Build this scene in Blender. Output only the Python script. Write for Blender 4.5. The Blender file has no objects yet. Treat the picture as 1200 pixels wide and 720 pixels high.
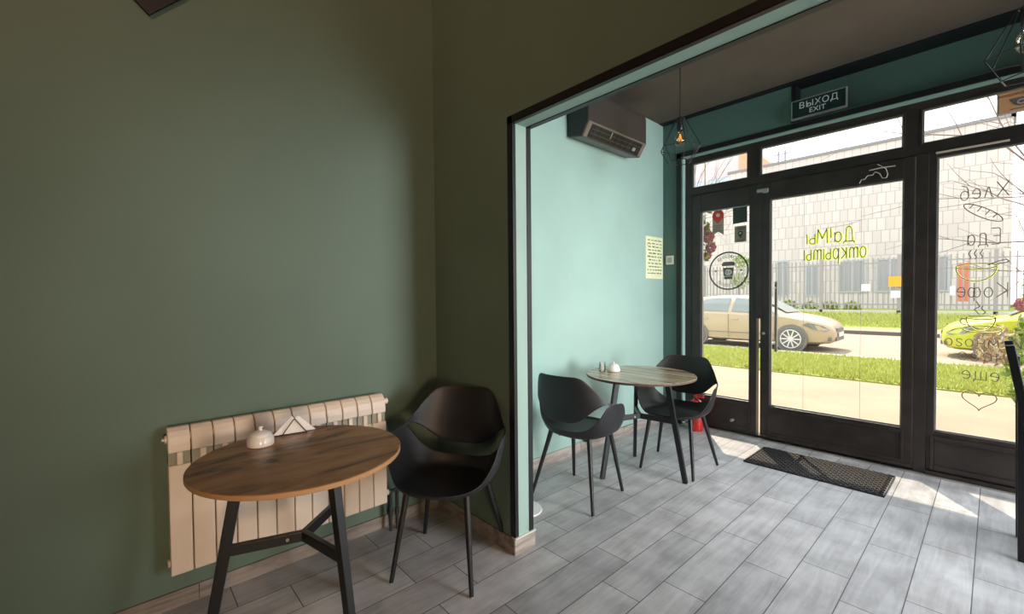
import bpy, bmesh, math, random
from mathutils import Vector, Matrix, Euler
random.seed(7)
C = bpy.context.scene.collection
PI = math.pi
SC = bpy.context.scene

# ------------------------------------------------------------------ materials
def new_mat(name):
    m = bpy.data.materials.new(name); m.use_nodes = True
    nt = m.node_tree
    return m, nt, nt.nodes['Principled BSDF']

def mat(name, col, rough=.5, metal=0., noise=0., nscale=8., bump=0., bscale=60., spec=.5, emit=None, estr=0., col2=None, coat=0.):
    m, nt, b = new_mat(name)
    b.inputs['Base Color'].default_value = (*col, 1)
    b.inputs['Roughness'].default_value = rough
    b.inputs['Metallic'].default_value = metal
    b.inputs['Specular IOR Level'].default_value = spec
    b.inputs['Coat Weight'].default_value = coat
    if emit:
        b.inputs['Emission Color'].default_value = (*emit, 1); b.inputs['Emission Strength'].default_value = estr
    tc = nt.nodes.new('ShaderNodeTexCoord')
    if noise or col2:
        n = nt.nodes.new('ShaderNodeTexNoise'); n.inputs['Scale'].default_value = nscale; n.inputs['Detail'].default_value = 5
        nt.links.new(tc.outputs['Object'], n.inputs['Vector'])
        r = nt.nodes.new('ShaderNodeValToRGB')
        c2 = col2 or tuple(c*(1+noise) for c in col); c1 = tuple(c*(1-noise) for c in col) if not col2 else col
        r.color_ramp.elements[0].position = .35; r.color_ramp.elements[1].position = .65
        r.color_ramp.elements[0].color = (*c1, 1); r.color_ramp.elements[1].color = (*c2, 1)
        nt.links.new(n.outputs['Fac'], r.inputs['Fac']); nt.links.new(r.outputs['Color'], b.inputs['Base Color'])
    if bump:
        n2 = nt.nodes.new('ShaderNodeTexNoise'); n2.inputs['Scale'].default_value = bscale; n2.inputs['Detail'].default_value = 4
        nt.links.new(tc.outputs['Object'], n2.inputs['Vector'])
        bp = nt.nodes.new('ShaderNodeBump'); bp.inputs['Strength'].default_value = bump; bp.inputs['Distance'].default_value = .005
        nt.links.new(n2.outputs['Fac'], bp.inputs['Height']); nt.links.new(bp.outputs['Normal'], b.inputs['Normal'])
    return m

def tile_floor(name, y0, x0, base=((.33,.325,.33),(.53,.53,.54))):
    m, nt, b = new_mat(name); L = nt.links.new
    tc = nt.nodes.new('ShaderNodeTexCoord')
    sp = nt.nodes.new('ShaderNodeSeparateXYZ'); L(tc.outputs['Object'], sp.inputs[0])
    a1 = nt.nodes.new('ShaderNodeMath'); a1.operation = 'SUBTRACT'; L(sp.outputs['Y'], a1.inputs[0]); a1.inputs[1].default_value = y0
    a2 = nt.nodes.new('ShaderNodeMath'); a2.operation = 'SUBTRACT'; L(sp.outputs['X'], a2.inputs[0]); a2.inputs[1].default_value = x0
    cb = nt.nodes.new('ShaderNodeCombineXYZ'); L(a1.outputs[0], cb.inputs[0]); L(a2.outputs[0], cb.inputs[1])
    br = nt.nodes.new('ShaderNodeTexBrick')
    br.offset = .677; br.offset_frequency = 2; br.squash = 1
    br.inputs['Scale'].default_value = 1; br.inputs['Brick Width'].default_value = .65; br.inputs['Row Height'].default_value = .195
    br.inputs['Mortar Size'].default_value = .0022; br.inputs['Mortar Smooth'].default_value = .1; br.inputs['Bias'].default_value = 0
    br.inputs['Color1'].default_value = (.86,.86,.86,1); br.inputs['Color2'].default_value = (1.08,1.07,1.05,1); br.inputs['Mortar'].default_value = (.16,.15,.14,1)
    L(cb.outputs[0], br.inputs['Vector'])
    mp = nt.nodes.new('ShaderNodeMapping'); mp.inputs['Scale'].default_value = (22, 2.2, 1); L(tc.outputs['Object'], mp.inputs['Vector'])
    n = nt.nodes.new('ShaderNodeTexNoise'); n.inputs['Scale'].default_value = 1; n.inputs['Detail'].default_value = 8; n.inputs['Roughness'].default_value = .65; n.inputs['Distortion'].default_value = 1.0
    L(mp.outputs[0], n.inputs['Vector'])
    n3 = nt.nodes.new('ShaderNodeTexNoise'); n3.inputs['Scale'].default_value = 5.5; n3.inputs['Detail'].default_value = 6
    L(tc.outputs['Object'], n3.inputs['Vector'])
    mx0 = nt.nodes.new('ShaderNodeMath'); mx0.operation = 'MULTIPLY_ADD'; L(n.outputs['Fac'], mx0.inputs[0]); mx0.inputs[1].default_value = .5
    hm = nt.nodes.new('ShaderNodeMath'); hm.operation = 'MULTIPLY'; L(n3.outputs['Fac'], hm.inputs[0]); hm.inputs[1].default_value = .5
    L(hm.outputs[0], mx0.inputs[2])
    r = nt.nodes.new('ShaderNodeValToRGB'); r.color_ramp.elements[0].position = .39; r.color_ramp.elements[1].position = .60
    r.color_ramp.elements[0].color = (*base[0], 1); r.color_ramp.elements[1].color = (*base[1], 1)
    L(mx0.outputs[0], r.inputs['Fac'])
    mx = nt.nodes.new('ShaderNodeMix'); mx.data_type = 'RGBA'; mx.blend_type = 'MULTIPLY'; mx.inputs[0].default_value = 1
    L(r.outputs['Color'], mx.inputs[6]); L(br.outputs['Color'], mx.inputs[7]); L(mx.outputs[2], b.inputs['Base Color'])
    b.inputs['Roughness'].default_value = .42
    rr = nt.nodes.new('ShaderNodeMapRange'); L(n.outputs['Fac'], rr.inputs[0]); rr.inputs[3].default_value = .30; rr.inputs[4].default_value = .55
    L(rr.outputs[0], b.inputs['Roughness'])
    bp = nt.nodes.new('ShaderNodeBump'); bp.inputs['Strength'].default_value = .5; bp.inputs['Distance'].default_value = .002; bp.invert = True
    L(br.outputs['Fac'], bp.inputs['Height']); L(bp.outputs['Normal'], b.inputs['Normal'])
    return m

def wood(name, c1, c2, c3, scale, rough=.35, rot=0.):
    m, nt, b = new_mat(name); L = nt.links.new
    tc = nt.nodes.new('ShaderNodeTexCoord')
    mp = nt.nodes.new('ShaderNodeMapping'); mp.inputs['Scale'].default_value = scale; mp.inputs['Rotation'].default_value = (0, 0, rot)
    L(tc.outputs['Object'], mp.inputs['Vector'])
    n = nt.nodes.new('ShaderNodeTexNoise'); n.inputs['Scale'].default_value = 1; n.inputs['Detail'].default_value = 9; n.inputs['Roughness'].default_value = .62; n.inputs['Distortion'].default_value = .7
    L(mp.outputs[0], n.inputs['Vector'])
    r = nt.nodes.new('ShaderNodeValToRGB'); e = r.color_ramp.elements
    e[0].position = .37; e[0].color = (*c1, 1); e[1].position = .62; e[1].color = (*c3, 1)
    k = e.new(.48); k.color = (*c2, 1)
    L(n.outputs['Fac'], r.inputs['Fac']); L(r.outputs['Color'], b.inputs['Base Color'])
    b.inputs['Roughness'].default_value = rough
    return m

def panels(name, c, line, w, h, ox, mort=.02, rough=.7):
    m, nt, b = new_mat(name); L = nt.links.new
    tc = nt.nodes.new('ShaderNodeTexCoord')
    sp = nt.nodes.new('ShaderNodeSeparateXYZ'); L(tc.outputs['Object'], sp.inputs[0])
    cb = nt.nodes.new('ShaderNodeCombineXYZ'); L(sp.outputs['X'], cb.inputs[0]); L(sp.outputs['Z'], cb.inputs[1])
    br = nt.nodes.new('ShaderNodeTexBrick'); br.offset = ox; br.inputs['Scale'].default_value = 1
    br.inputs['Brick Width'].default_value = w; br.inputs['Row Height'].default_value = h; br.inputs['Mortar Size'].default_value = mort
    br.inputs['Color1'].default_value = (*c, 1); br.inputs['Color2'].default_value = (*[v*.88 for v in c], 1); br.inputs['Mortar'].default_value = (*line, 1)
    L(cb.outputs[0], br.inputs['Vector']); L(br.outputs['Color'], b.inputs['Base Color']); b.inputs['Roughness'].default_value = rough
    return m

def glass_mat(name, tint=(1,1,1), refl=1.0):
    m, nt, b = new_mat(name); L = nt.links.new; nt.nodes.remove(b)
    out = nt.nodes['Material Output']
    t = nt.nodes.new('ShaderNodeBsdfTransparent'); t.inputs[0].default_value = (*tint, 1)
    g = nt.nodes.new('ShaderNodeBsdfGlossy'); g.inputs['Roughness'].default_value = .02
    f = nt.nodes.new('ShaderNodeLayerWeight'); f.inputs['Blend'].default_value = .5
    pw = nt.nodes.new('ShaderNodeMath'); pw.operation = 'POWER'; pw.inputs[1].default_value = 4.; L(f.outputs['Facing'], pw.inputs[0])
    mu = nt.nodes.new('ShaderNodeMath'); mu.operation = 'MULTIPLY_ADD'; mu.inputs[1].default_value = .45*refl; mu.inputs[2].default_value = .03*refl; L(pw.outputs[0], mu.inputs[0])
    mx = nt.nodes.new('ShaderNodeMixShader'); L(mu.outputs[0], mx.inputs[0]); L(t.outputs[0], mx.inputs[1]); L(g.outputs[0], mx.inputs[2])
    L(mx.outputs[0], out.inputs['Surface'])
    return m

TEAL = (.325,.475,.42)
M = dict(
    paint=mat('teal_paint', TEAL, .62, noise=.045, nscale=2.2, bump=.12, bscale=140, spec=.3),
    paint_room=mat('dark_teal_room_paint', (.112,.165,.126), .6, noise=.06, nscale=1.6, bump=.12, bscale=140, spec=.3),  # teal copy darkened for the dimmer front room
    paint_dark=mat('teal_paint_shaded', (.11,.19,.165), .65, noise=.05, nscale=2.2, bump=.12, bscale=140, spec=.3),  # teal copy with the backlit shade put into its colour
    ceil=mat('brown_ceiling_paint', (.12,.095,.075), .8, noise=.06, nscale=3, bump=.1, bscale=90, spec=.2),
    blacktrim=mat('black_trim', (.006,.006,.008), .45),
    frame=mat('dark_bronze_frame', (.030,.022,.019), .38, noise=.25, nscale=9, spec=.5),
    metalgrey=mat('grey_metal', (.42,.42,.40), .4, metal=.6),
    steel=mat('threshold_steel', (.5,.48,.45), .35, metal=.8),
    blackplastic=mat('black_plastic', (.012,.012,.014), .46, spec=.5),
    blackwood=mat('black_wood_leg', (.008,.008,.009), .42),
    blackmetal=mat('black_metal', (.012,.013,.015), .35, spec=.5, bump=.15, bscale=200),
    acbody=mat('ac_dark_brown', (.055,.045,.038), .33, spec=.5),
    acdark=mat('ac_side_black', (.01,.01,.012), .4),
    radiator=mat('radiator_enamel', (.72,.61,.49), .42, noise=.03, nscale=5),
    copper=mat('dark_pipe', (.05,.05,.05), .4, metal=.3),
    porcelain=mat('white_porcelain', (.80,.78,.74), .18, coat=.4),
    paper=mat('napkin_paper', (.82,.80,.78), .85, bump=.2, bscale=120),
    white=mat('white_plastic', (.78,.77,.74), .4),
    red=mat('red_extinguisher', (.55,.02,.02), .25, coat=.4),
    signgreen=mat('dark_green_sign', (.008,.035,.032), .3),
    signwhite=mat('white_letters', (.78,.85,.85), .5),
    note=mat('yellow_notice_paper', (.78,.80,.50), .7, noise=.04, nscale=20),
    ink=mat('ink', (.13,.15,.10), .7), inkred=mat('red_ink', (.5,.12,.07), .7),
    neon_y=mat('yellow_neon_flex', (.75,.85,.08), .5, emit=(.95,1,.15), estr=.6),
    neon_d=mat('neon_dark_back', (.22,.22,.12), .5),
    neon_b=mat('neon_brown_line', (.13,.085,.06), .5),
    wire=mat('thin_wire', (.22,.20,.18), .5),
    cable=mat('pale_cable', (.62,.52,.42), .5),
    rubber=mat('black_rubber_mat', (.022,.019,.017), .6),
    sticker_o=mat('orange_sticker', (.82,.42,.20), .6), sticker_p=mat('pale_sticker_edge', (.75,.55,.50), .6),
    sticker_r=mat('red_pin', (.62,.05,.03), .5), sticker_t=mat('tan_sticker', (.42,.33,.26), .6),
    sticker_g=mat('dark_green_sticker', (.045,.075,.06), .6), decal=mat('grey_decal', (.17,.155,.15), .7), decal_pale=mat('pale_decal', (.8,.75,.68), .7),
    bulbmetal=mat('bulb_cap', (.02,.02,.02), .4), filament=mat('filament', (1,.5,.15), .5, emit=(1,.42,.1), estr=1),
    # outdoors
    walk=mat('beige_pavement', (.345,.265,.18), .9, noise=.08, nscale=1.6, bump=.3, bscale=20),
    kerb=mat('pale_kerb', (.46,.42,.36), .9, noise=.06, nscale=4), road=mat('road_asphalt', (.35,.28,.21), .9, noise=.07, nscale=1.2),
    shade=mat('kerb_face', (.14,.12,.10), .9),  # kerb colour darkened for the shadow line on its face
    grass=mat('grass_ground', (.24,.30,.05), .95, col2=(.34,.40,.08), nscale=6), blade=mat('grass_blade', (.42,.46,.09), .8, col2=(.60,.60,.20), nscale=9),
    tiles=panels('cladding_tiles', (.64,.575,.56), (.42,.37,.37), .38, .70, .5),
    roofedge=mat('roof_coping', (.22,.22,.24), .6), winglass=mat('far_window_glass', (.30,.31,.34), .3), winframe=mat('far_window_frame', (.42,.44,.48), .6),
    orange=mat('orange_render', (.80,.33,.20), .8), pale=mat('pale_render', (.54,.48,.48), .85, noise=.04, nscale=.5),
    fence=mat('grey_fence_paint', (.34,.31,.31), .6), plinth=mat('fence_plinth', (.60,.55,.48), .9),
    car=mat('champagne_car_paint', (.50,.385,.255), .35, coat=.4), caryellow=mat('yellow_green_car_paint', (.55,.60,.05), .3, coat=.6),
    carglass=mat('car_window', (.26,.28,.27), .2), tyre=mat('tyre', (.17,.16,.15), .8), rim=mat('alloy_rim', (.75,.74,.72), .35),
    headlamp=mat('headlamp', (.20,.20,.20), .15, coat=1.), cardark=mat('car_trim_dark', (.20,.18,.17), .6), plate=mat('plate_pale', (.75,.74,.72), .5),
    bark=mat('bark', (.30,.25,.23), .9), leaf=mat('tree_leaf', (.16,.26,.05), .7, col2=(.40,.45,.13), nscale=5),
    petal=mat('pink_petal', (.90,.25,.36), .6, col2=(.95,.50,.55), nscale=30), garland=mat('garland_leaf', (.25,.42,.06), .6, col2=(.50,.62,.15), nscale=25),
    placard=mat('orange_placard', (.95,.42,.03), .6), banner=mat('red_banner', (.80,.30,.22), .6), whiteboard=mat('white_placard', (.8,.8,.78), .6),
    canopy=mat('canopy_underside', (.50,.38,.33), .8), outwall=mat('outer_render', (.5,.48,.45), .9),
)
M['floor'] = tile_floor('wood_look_tile_floor', 2.97, -.64)
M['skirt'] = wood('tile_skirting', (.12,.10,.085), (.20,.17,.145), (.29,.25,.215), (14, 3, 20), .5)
M['skirt_pale'] = wood('pale_tile_skirting', (.24,.20,.17), (.36,.31,.27), (.46,.41,.36), (14, 3, 20), .5)  # same tile, lighter copy for the skirting in brighter light
M['walnut'] = wood('warm_wood_top', (.09,.032,.012), (.36,.155,.058), (.50,.25,.105), (9, 2.4, 1), .27, rot=math.radians(-38))  # same wood on both tables, this tint carries the warm light
M['oak'] = wood('pale_wood_top', (.17,.115,.07), (.42,.31,.20), (.60,.48,.34), (1.2, 30, 1), .22, rot=math.radians(-48))  # same wood again, paler tint painted for the daylight on it
M['tableedge'] = mat('table_edge_band', (.50,.30,.15), .4)
M['tableedge2'] = mat('table_edge_band_dark', (.12,.08,.06), .4)
M['glass'] = glass_mat('window_glass', (.985,.975,.96))
M['bulb'] = glass_mat('bulb_glass', (.95,.88,.75), 2.2)

R_D0 = math.radians
# ------------------------------------------------------------------ mesh helpers
def box(bm, c, s, rz=0., rot=None):
    mtx = Matrix.Translation(c) @ (rot.to_4x4() if rot is not None else Matrix.Rotation(rz, 4, 'Z')) @ Matrix.Diagonal((*s, 1))
    return bmesh.ops.create_cube(bm, size=1, matrix=mtx)['verts']
def bx(bm, x0, x1, y0, y1, z0, z1):
    return box(bm, ((x0+x1)/2, (y0+y1)/2, (z0+z1)/2), (abs(x1-x0), abs(y1-y0), abs(z1-z0)))
def tube(bm, p0, p1, r0, r1=None, n=12, cap=True, sx=1.):
    p0 = Vector(p0); p1 = Vector(p1); r1 = r0 if r1 is None else r1
    d = p1-p0; L = d.length
    if L < 1e-6: return
    q = d.to_track_quat('Z', 'Y').to_matrix().to_4x4()
    mtx = Matrix.Translation((p0+p1)/2) @ q @ Matrix.Diagonal((sx, 1, 1, 1))
    bmesh.ops.create_cone(bm, cap_ends=cap, segments=n, radius1=r0, radius2=r1, depth=L, matrix=mtx)
def bar(bm, p0, p1, w, h, w1=None, h1=None, up=(0,0,1)):
    """square bar between two points, can taper"""
    p0 = Vector(p0); p1 = Vector(p1); d = (p1-p0).normalized(); u = Vector(up)
    s = d.cross(u).normalized(); u = s.cross(d).normalized(); w1 = w1 or w; h1 = h1 or h
    vs = []
    for p, a, b in ((p0, w, h), (p1, w1, h1)):
        for i, j in ((-1,-1),(1,-1),(1,1),(-1,1)): vs.append(bm.verts.new(p + s*i*a/2 + u*j*b/2))
    for f in ((3,2,1,0),(4,5,6,7),(0,1,5,4),(1,2,6,5),(2,3,7,6),(3,0,4,7)): bm.faces.new([vs[k] for k in f])
def path(bm, pts, r, n=6, closed=False):
    pts = [Vector(p) for p in pts]
    k = len(pts) if closed else len(pts)-1
    for i in range(k):
        tube(bm, pts[i], pts[(i+1) % len(pts)], r, n=n)
def lathe(bm, prof, n=32, c=(0,0,0)):
    rings = []
    for r, z in prof:
        rings.append([bm.verts.new((c[0]+r*math.cos(2*PI*i/n), c[1]+r*math.sin(2*PI*i/n), c[2]+z)) for i in range(n)] if r > 1e-5 else [bm.verts.new((c[0], c[1], c[2]+z))])
    for a, b in zip(rings, rings[1:]):
        for i in range(n):
            j = (i+1) % n
            if len(a) == 1 and len(b) == 1: continue
            if len(a) == 1: bm.faces.new((a[0], b[j], b[i]))
            elif len(b) == 1: bm.faces.new((a[i], a[j], b[0]))
            else: bm.faces.new((a[i], a[j], b[j], b[i]))
def prism(bm, pts, ax, a, b):
    """polygon pts (2D) extruded along axis ax ('x','y','z') from a to b"""
    def P(p, t):
        return {'x': (t, p[0], p[1]), 'y': (p[0], t, p[1]), 'z': (p[0], p[1], t)}[ax]
    A = [bm.verts.new(P(p, a)) for p in pts]; B = [bm.verts.new(P(p, b)) for p in pts]
    bm.faces.new(A); bm.faces.new(B[::-1]); n = len(pts)
    for i in range(n):
        j = (i+1) % n; bm.faces.new((A[j], A[i], B[i], B[j]))
def obj(name, bm, m, parent=None, smooth=None, bevel=0., loc=None):
    bmesh.ops.recalc_face_normals(bm, faces=bm.faces[:])
    me = bpy.data.meshes.new(name); bm.to_mesh(me); bm.free()
    o = bpy.data.objects.new(name, me); C.objects.link(o)
    me.materials.append(m)
    if smooth is not None:
        for p in me.polygons: p.use_smooth = True
        try: me.set_sharp_from_angle(angle=math.radians(smooth))
        except Exception: pass
    if bevel:
        md = o.modifiers.new('bevel', 'BEVEL'); md.width = bevel; md.segments = 2; md.limit_method = 'ANGLE'
    if parent: o.parent = parent
    if loc: o.location = loc
    return o
def NB(): return bmesh.new()
def tag(o, label=None, cat=None, group=None, kind=None):
    if label: o['label'] = label
    if cat: o['category'] = cat
    if group: o['group'] = group
    if kind: o['kind'] = kind
    return o
def thing(name, label, cat, loc=(0,0,0), rz=0., group=None, kind=None):
    o = bpy.data.objects.new(name, None); C.objects.link(o); o.empty_display_size = .1
    o.location = loc; o.rotation_euler = (0, 0, rz)
    return tag(o, label, cat, group, kind)
def dup(root, loc, rz, label=None, group=None):
    r = root.copy(); C.objects.link(r); r.location = loc; r.rotation_euler = (0, 0, rz)
    if label: r['label'] = label
    if group: r['group'] = group
    for ch in list(root.children):
        c = ch.copy(); C.objects.link(c); c.parent = r
        for g in ch.children:
            d = g.copy(); C.objects.link(d); d.parent = c
    return r
def struct(name, bm, m, label, cat, **k):
    o = obj(name, bm, m, **k); return tag(o, label, cat, kind='structure')
def text_bm(s, size, align='CENTER', extrude=.0008, spacing=1.):
    cu = bpy.data.curves.new('t', 'FONT'); cu.body = s; cu.size = size; cu.align_x = align; cu.extrude = extrude; cu.space_character = spacing
    o = bpy.data.objects.new('t', cu); C.objects.link(o)
    bpy.context.view_layer.update()
    me = bpy.data.meshes.new_from_object(o.evaluated_get(bpy.context.evaluated_depsgraph_get()))
    bpy.data.objects.remove(o)
    bm = bmesh.new(); bm.from_mesh(me); bpy.data.meshes.remove(me)
    return bm
def xform(bm, mtx): bmesh.ops.transform(bm, matrix=mtx, verts=bm.verts[:]); return bm
def facing_in(x, y, z):      # text readable from inside the room (camera looks towards +Y)
    return Matrix.Translation((x, y, z)) @ Matrix.Rotation(PI/2, 4, 'X')
def facing_out(x, y, z):     # text readable from the street
    return Matrix.Translation((x, y, z)) @ Matrix.Rotation(PI, 4, 'Z') @ Matrix.Rotation(PI/2, 4, 'X')

# ------------------------------------------------------------------ room shell
XW = -2.39; YB = 1.513; YB2 = 1.64; YF = 4.35; ZC = 3.133; ZF = 4.0; XR = 3.6; YK = -3.0; XJ = -1.66; ZO = 2.225
bm = NB(); bx(bm, XW-.2, XR+.2, YK-.2, 4.50, -.12, 0); struct('floor', bm, M['floor'], 'grey wood-look tile floor laid in staggered planks', 'floor')
bm = NB(); bx(bm, XW-.2, XW, YB2-.06, 4.62, 0, ZF); struct('wall_side', bm, M['paint'], 'bright teal wall of the entrance room with the air conditioner', 'wall')
bm = NB(); bx(bm, XW-.2, XW, YK, YB2-.06, 0, ZF); struct('wall_left', bm, M['paint_room'], 'long teal painted wall with the radiator', 'wall')
bm = NB(); bx(bm, XW, XJ, YB, YB2, 0, ZF); bx(bm, XJ, XR, YB, YB2, ZO, ZF)
wm = struct('wall_middle', bm, M['paint'], 'teal partition wall with a wide opening to the entrance room', 'wall')
wm.data.materials.append(M['paint_room'])
for p_ in wm.data.polygons:
    if p_.normal.y < -.5: p_.material_index = 1  # front face darker, jamb kept pale for the strong window light
bm = NB(); bx(bm, XR, XR+.2, YK, 4.62, 0, ZF); struct('wall_right', bm, M['paint'], 'teal wall on the right side', 'wall')
bm = NB(); bx(bm, XW-.2, XR+.2, YK-.2, YK, 0, ZF); struct('wall_back', bm, M['paint_room'], 'wall behind the front tables', 'wall')
bm = NB(); bx(bm, XW, XR, YB2, 4.62, ZC, ZC+.15); struct('ceiling', bm, M['ceil'], 'dark brown ceiling of the entrance room', 'ceiling')
bm = NB(); bx(bm, XW-.2, XR+.2, YK-.2, YB2, ZF, ZF+.15); struct('ceiling', bm, M['ceil'], 'dark ceiling of the front room', 'ceiling')
# facade wall
XFR = 2.35
bm = NB()
bx(bm, XW, -2.19, YF, 4.60, 0, 2.76)
bx(bm, XW, -1.195, YF, 4.60, 2.76, ZC)
bx(bm, -1.195, XFR, YF, 4.60, 2.76, 2.81)
bx(bm, -1.195, XFR, 4.48, 4.60, 2.81, ZC)
bx(bm, XFR, XR, YF, 4.60, 0, ZC)
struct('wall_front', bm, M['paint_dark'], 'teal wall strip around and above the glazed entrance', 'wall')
bm = NB(); bx(bm, -2.19, -2.172, YF, 4.46, 0, 2.75); bx(bm, -2.19, XFR, YF, 4.46, 2.742, 2.76)
struct('trim_1', bm, M['paint'], 'pale teal reveal around the glazing', 'trim')
bm = NB(); bx(bm, -2.235, -2.186, YF-.012, YF+.01, .0, 2.80); bx(bm, -2.235, XFR, YF-.012, YF+.01, 2.755, 2.80)
struct('trim_2', bm, M['blacktrim'], 'black edge strip around the glazed entrance', 'trim')
bm = NB(); bx(bm, -1.20, -1.165, YF-.004, 4.49, 2.81, ZC)
struct('trim_3', bm, M['blacktrim'], 'black vertical strip above the exit sign', 'trim')
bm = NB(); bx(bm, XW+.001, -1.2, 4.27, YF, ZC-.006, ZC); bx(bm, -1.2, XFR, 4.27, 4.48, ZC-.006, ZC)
struct('trim_9', bm, M['blacktrim'], 'black strip on the ceiling along the glazed entrance', 'trim')  # black strip painted in for the shade along the ceiling edge
# opening trims (black angle strips)
bm = NB()
bx(bm, XJ-.030, XJ+.004, YB-.004, YB, .088, ZO+.030); bx(bm, XJ, XJ+.004, YB-.004, YB+.022, .088, ZO)
bx(bm, XJ-.030, XR, YB-.004, YB, ZO-.004, ZO+.034); bx(bm, XJ, XR, YB-.004, YB+.022, ZO-.004, ZO)
struct('trim_4', bm, M['blacktrim'], 'black edge strip around the opening, near side', 'trim')
bm = NB(); bx(bm, XJ, XJ+.004, YB2-.026, YB2+.004, .088, ZO); bx(bm, XJ, XR, YB2-.026, YB2+.004, ZO-.004, ZO)
struct('trim_5', bm, M['blacktrim'], 'black edge strip around the opening, far side', 'trim')
bm = NB(); bx(bm, XJ-.02, XJ+.014, YB-.006, YB2+.014, .083, .089)
struct('trim_6', bm, M['white'], 'pale cap strip on the tiled plinth of the opening', 'trim')
# skirtings
def skirting(name, x0, x1, y0, y1, h, axis, label):
    bm = NB(); t = .0
    if axis == 'y':
        y = y0
        while y < y1: e = min(y+.648, y1); bx(bm, x0, x1, y, e, 0, h); y = e+.003
    else:
        x = x0
        while x < x1: e = min(x+.648, x1); bx(bm, x, e, y0, y1, 0, h); x = e+.003
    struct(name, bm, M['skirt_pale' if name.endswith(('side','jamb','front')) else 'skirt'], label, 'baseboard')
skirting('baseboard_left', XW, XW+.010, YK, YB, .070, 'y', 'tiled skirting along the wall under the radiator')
skirting('baseboard_side', XW, XW+.012, YB2, YF, .083, 'y', 'tiled skirting along the bright teal wall of the entrance room')
skirting('baseboard_middle', XW+.012, XJ, YB-.010, YB, .083, 'x', 'tiled skirting on the partition wall')
skirting('baseboard_jamb', XJ, XJ+.010, YB-.010, YB2+.01, .083, 'y', 'tiled plinth at the end of the partition wall')
skirting('baseboard_front', XW+.012, -2.24, YF-.012, YF, .083, 'x', 'short tiled skirting under the light switch')
bm = NB(); bx(bm, XR-.02, XR, YK, YF, 0, .08); struct('baseboard_right', bm, M['skirt'], 'tiled skirting on the right wall', 'baseboard')

# ------------------------------------------------------------------ glazed facade
GY = 4.437; F0 = 4.405; F1 = 4.475
def frame_rect(bm, x0, x1, z0, z1, gx0, gx1, gz0, gz1, y0, y1):
    bx(bm, x0, gx0, y0, y1, z0, z1); bx(bm, gx1, x1, y0, y1, z0, z1)
    bx(bm, gx0, gx1, y0, y1, z0, gz0); bx(bm, gx0, gx1, y0, y1, gz1, z1)
def bead(bm, gx0, gx1, gz0, gz1, y, w=.012):
    frame_rect(bm, gx0-.004, gx1+.004, gz0-.004, gz1+.004, gx0+w, gx1-w, gz0+w, gz1-w, y, y+.012)
def pane(x0, x1, z0, z1, parent, y=GY):
    bm = NB(); bx(bm, x0, x1, y, y+.006, z0, z1); o = obj('glass_pane', bm, M['glass'], parent); return o
# fixed posts and rails
bm = NB()
bx(bm, -2.172, -2.10, F0, F1, 0, 2.76)
bx(bm, -2.10, XFR, F0, F1, 2.685, 2.76)
bx(bm, -2.10, XFR, F0, F1, 2.355, 2.428)
bx(bm, -1.566, -1.462, F0, F1, 2.42, 2.69); bx(bm, -.476, -.377, F0, F1, 2.42, 2.69)
bx(bm, -.405, -.335, F0-.01, F1, 0, 2.36)
bx(bm, .95, 1.06, F0, F1, 0, 2.70); bx(bm, 2.27, XFR, F0, F1, 0, 2.70)
bx(bm, -2.10, XFR, F0+.01, F1+.03, 0, .028)
tr = struct('trim_7', bm, M['frame'], 'dark bronze fixed posts and rails of the glazed entrance', 'frame', bevel=.003)
bm = NB(); bx(bm, -2.19, XFR, F0-.035, F0+.01, 0, .012); struct('trim_8', bm, M['steel'], 'thin metal threshold strip under the doors', 'trim')
# doors
d1 = thing('door_1', 'wide dark framed glass door leaf with the yellow hanging sign', 'door', kind='structure')
X0, X1 = -1.452, -.409
bm = NB(); frame_rect(bm, X0, X1, .03, 2.352, -1.375, -.472, .325, 2.198, F0-.012, F1-.01)
obj('door_frame', bm, M['frame'], d1, bevel=.004)
bm = NB(); frame_rect(bm, X0+.07, X1-.05, .055, .30, X0+.085, X1-.065, .085, .285, F0-.022, F0-.008); bx(bm, X0+.01, X1-.01, F0-.03, F0-.01, .035, .060)
obj('bottom_panel', bm, M['frame'], d1, bevel=.003)
bm = NB(); bead(bm, -1.375, -.472, .325, 2.198, GY-.02, .010); obj('glazing_bead', bm, M['metalgrey'], d1)
pane(-1.37, -.476, .33, 2.192, d1)
bm = NB(); bx(bm, -1.398, -1.376, 4.60, 4.622, .80, 1.46); bx(bm, -1.41, -1.385, 4.47, 4.61, .875, .895); bx(bm, -1.41, -1.385, 4.47, 4.61, 1.39, 1.41)
h_ = obj('door_handle', bm, M['metalgrey'], d1, bevel=.002); h_['label'] = 'grey vertical pull bar on the outside'
bm = NB(); tube(bm, (-1.422, F0-.03, .985), (-1.422, F0-.01, .985), .012); obj('lock_cylinder', bm, M['metalgrey'], d1, smooth=40)
d2 = thing('door_2', 'narrow dark framed glass door leaf with round coffee cup logo', 'door', kind='structure')
X0, X1 = -2.095, -1.484
bm = NB(); frame_rect(bm, X0, X1, .03, 2.352, -2.005, -1.548, .336, 2.18, F0-.012, F1-.01)
obj('door_frame', bm, M['frame'], d2, bevel=.004)
bm = NB(); frame_rect(bm, X0+.07, X1-.05, .055, .30, X0+.085, X1-.065, .085, .285, F0-.022, F0-.008); obj('bottom_panel', bm, M['frame'], d2, bevel=.003)
bm = NB(); bx(bm, X1-.006, X1+.045, F0-.02, F0-.008, 1.12, 2.35); obj('cover_strip', bm, M['frame'], d2)
bm = NB(); bead(bm, -2.005, -1.548, .336, 2.18, GY-.02, .010); obj('glazing_bead', bm, M['metalgrey'], d2)
pane(-2.0, -1.553, .342, 2.174, d2)
bm = NB(); tube(bm, (-1.69, F0-.05, .135), (-1.69, F0-.01, .135), .014); obj('floor_bolt', bm, M['metalgrey'], d2, smooth=40)
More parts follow.
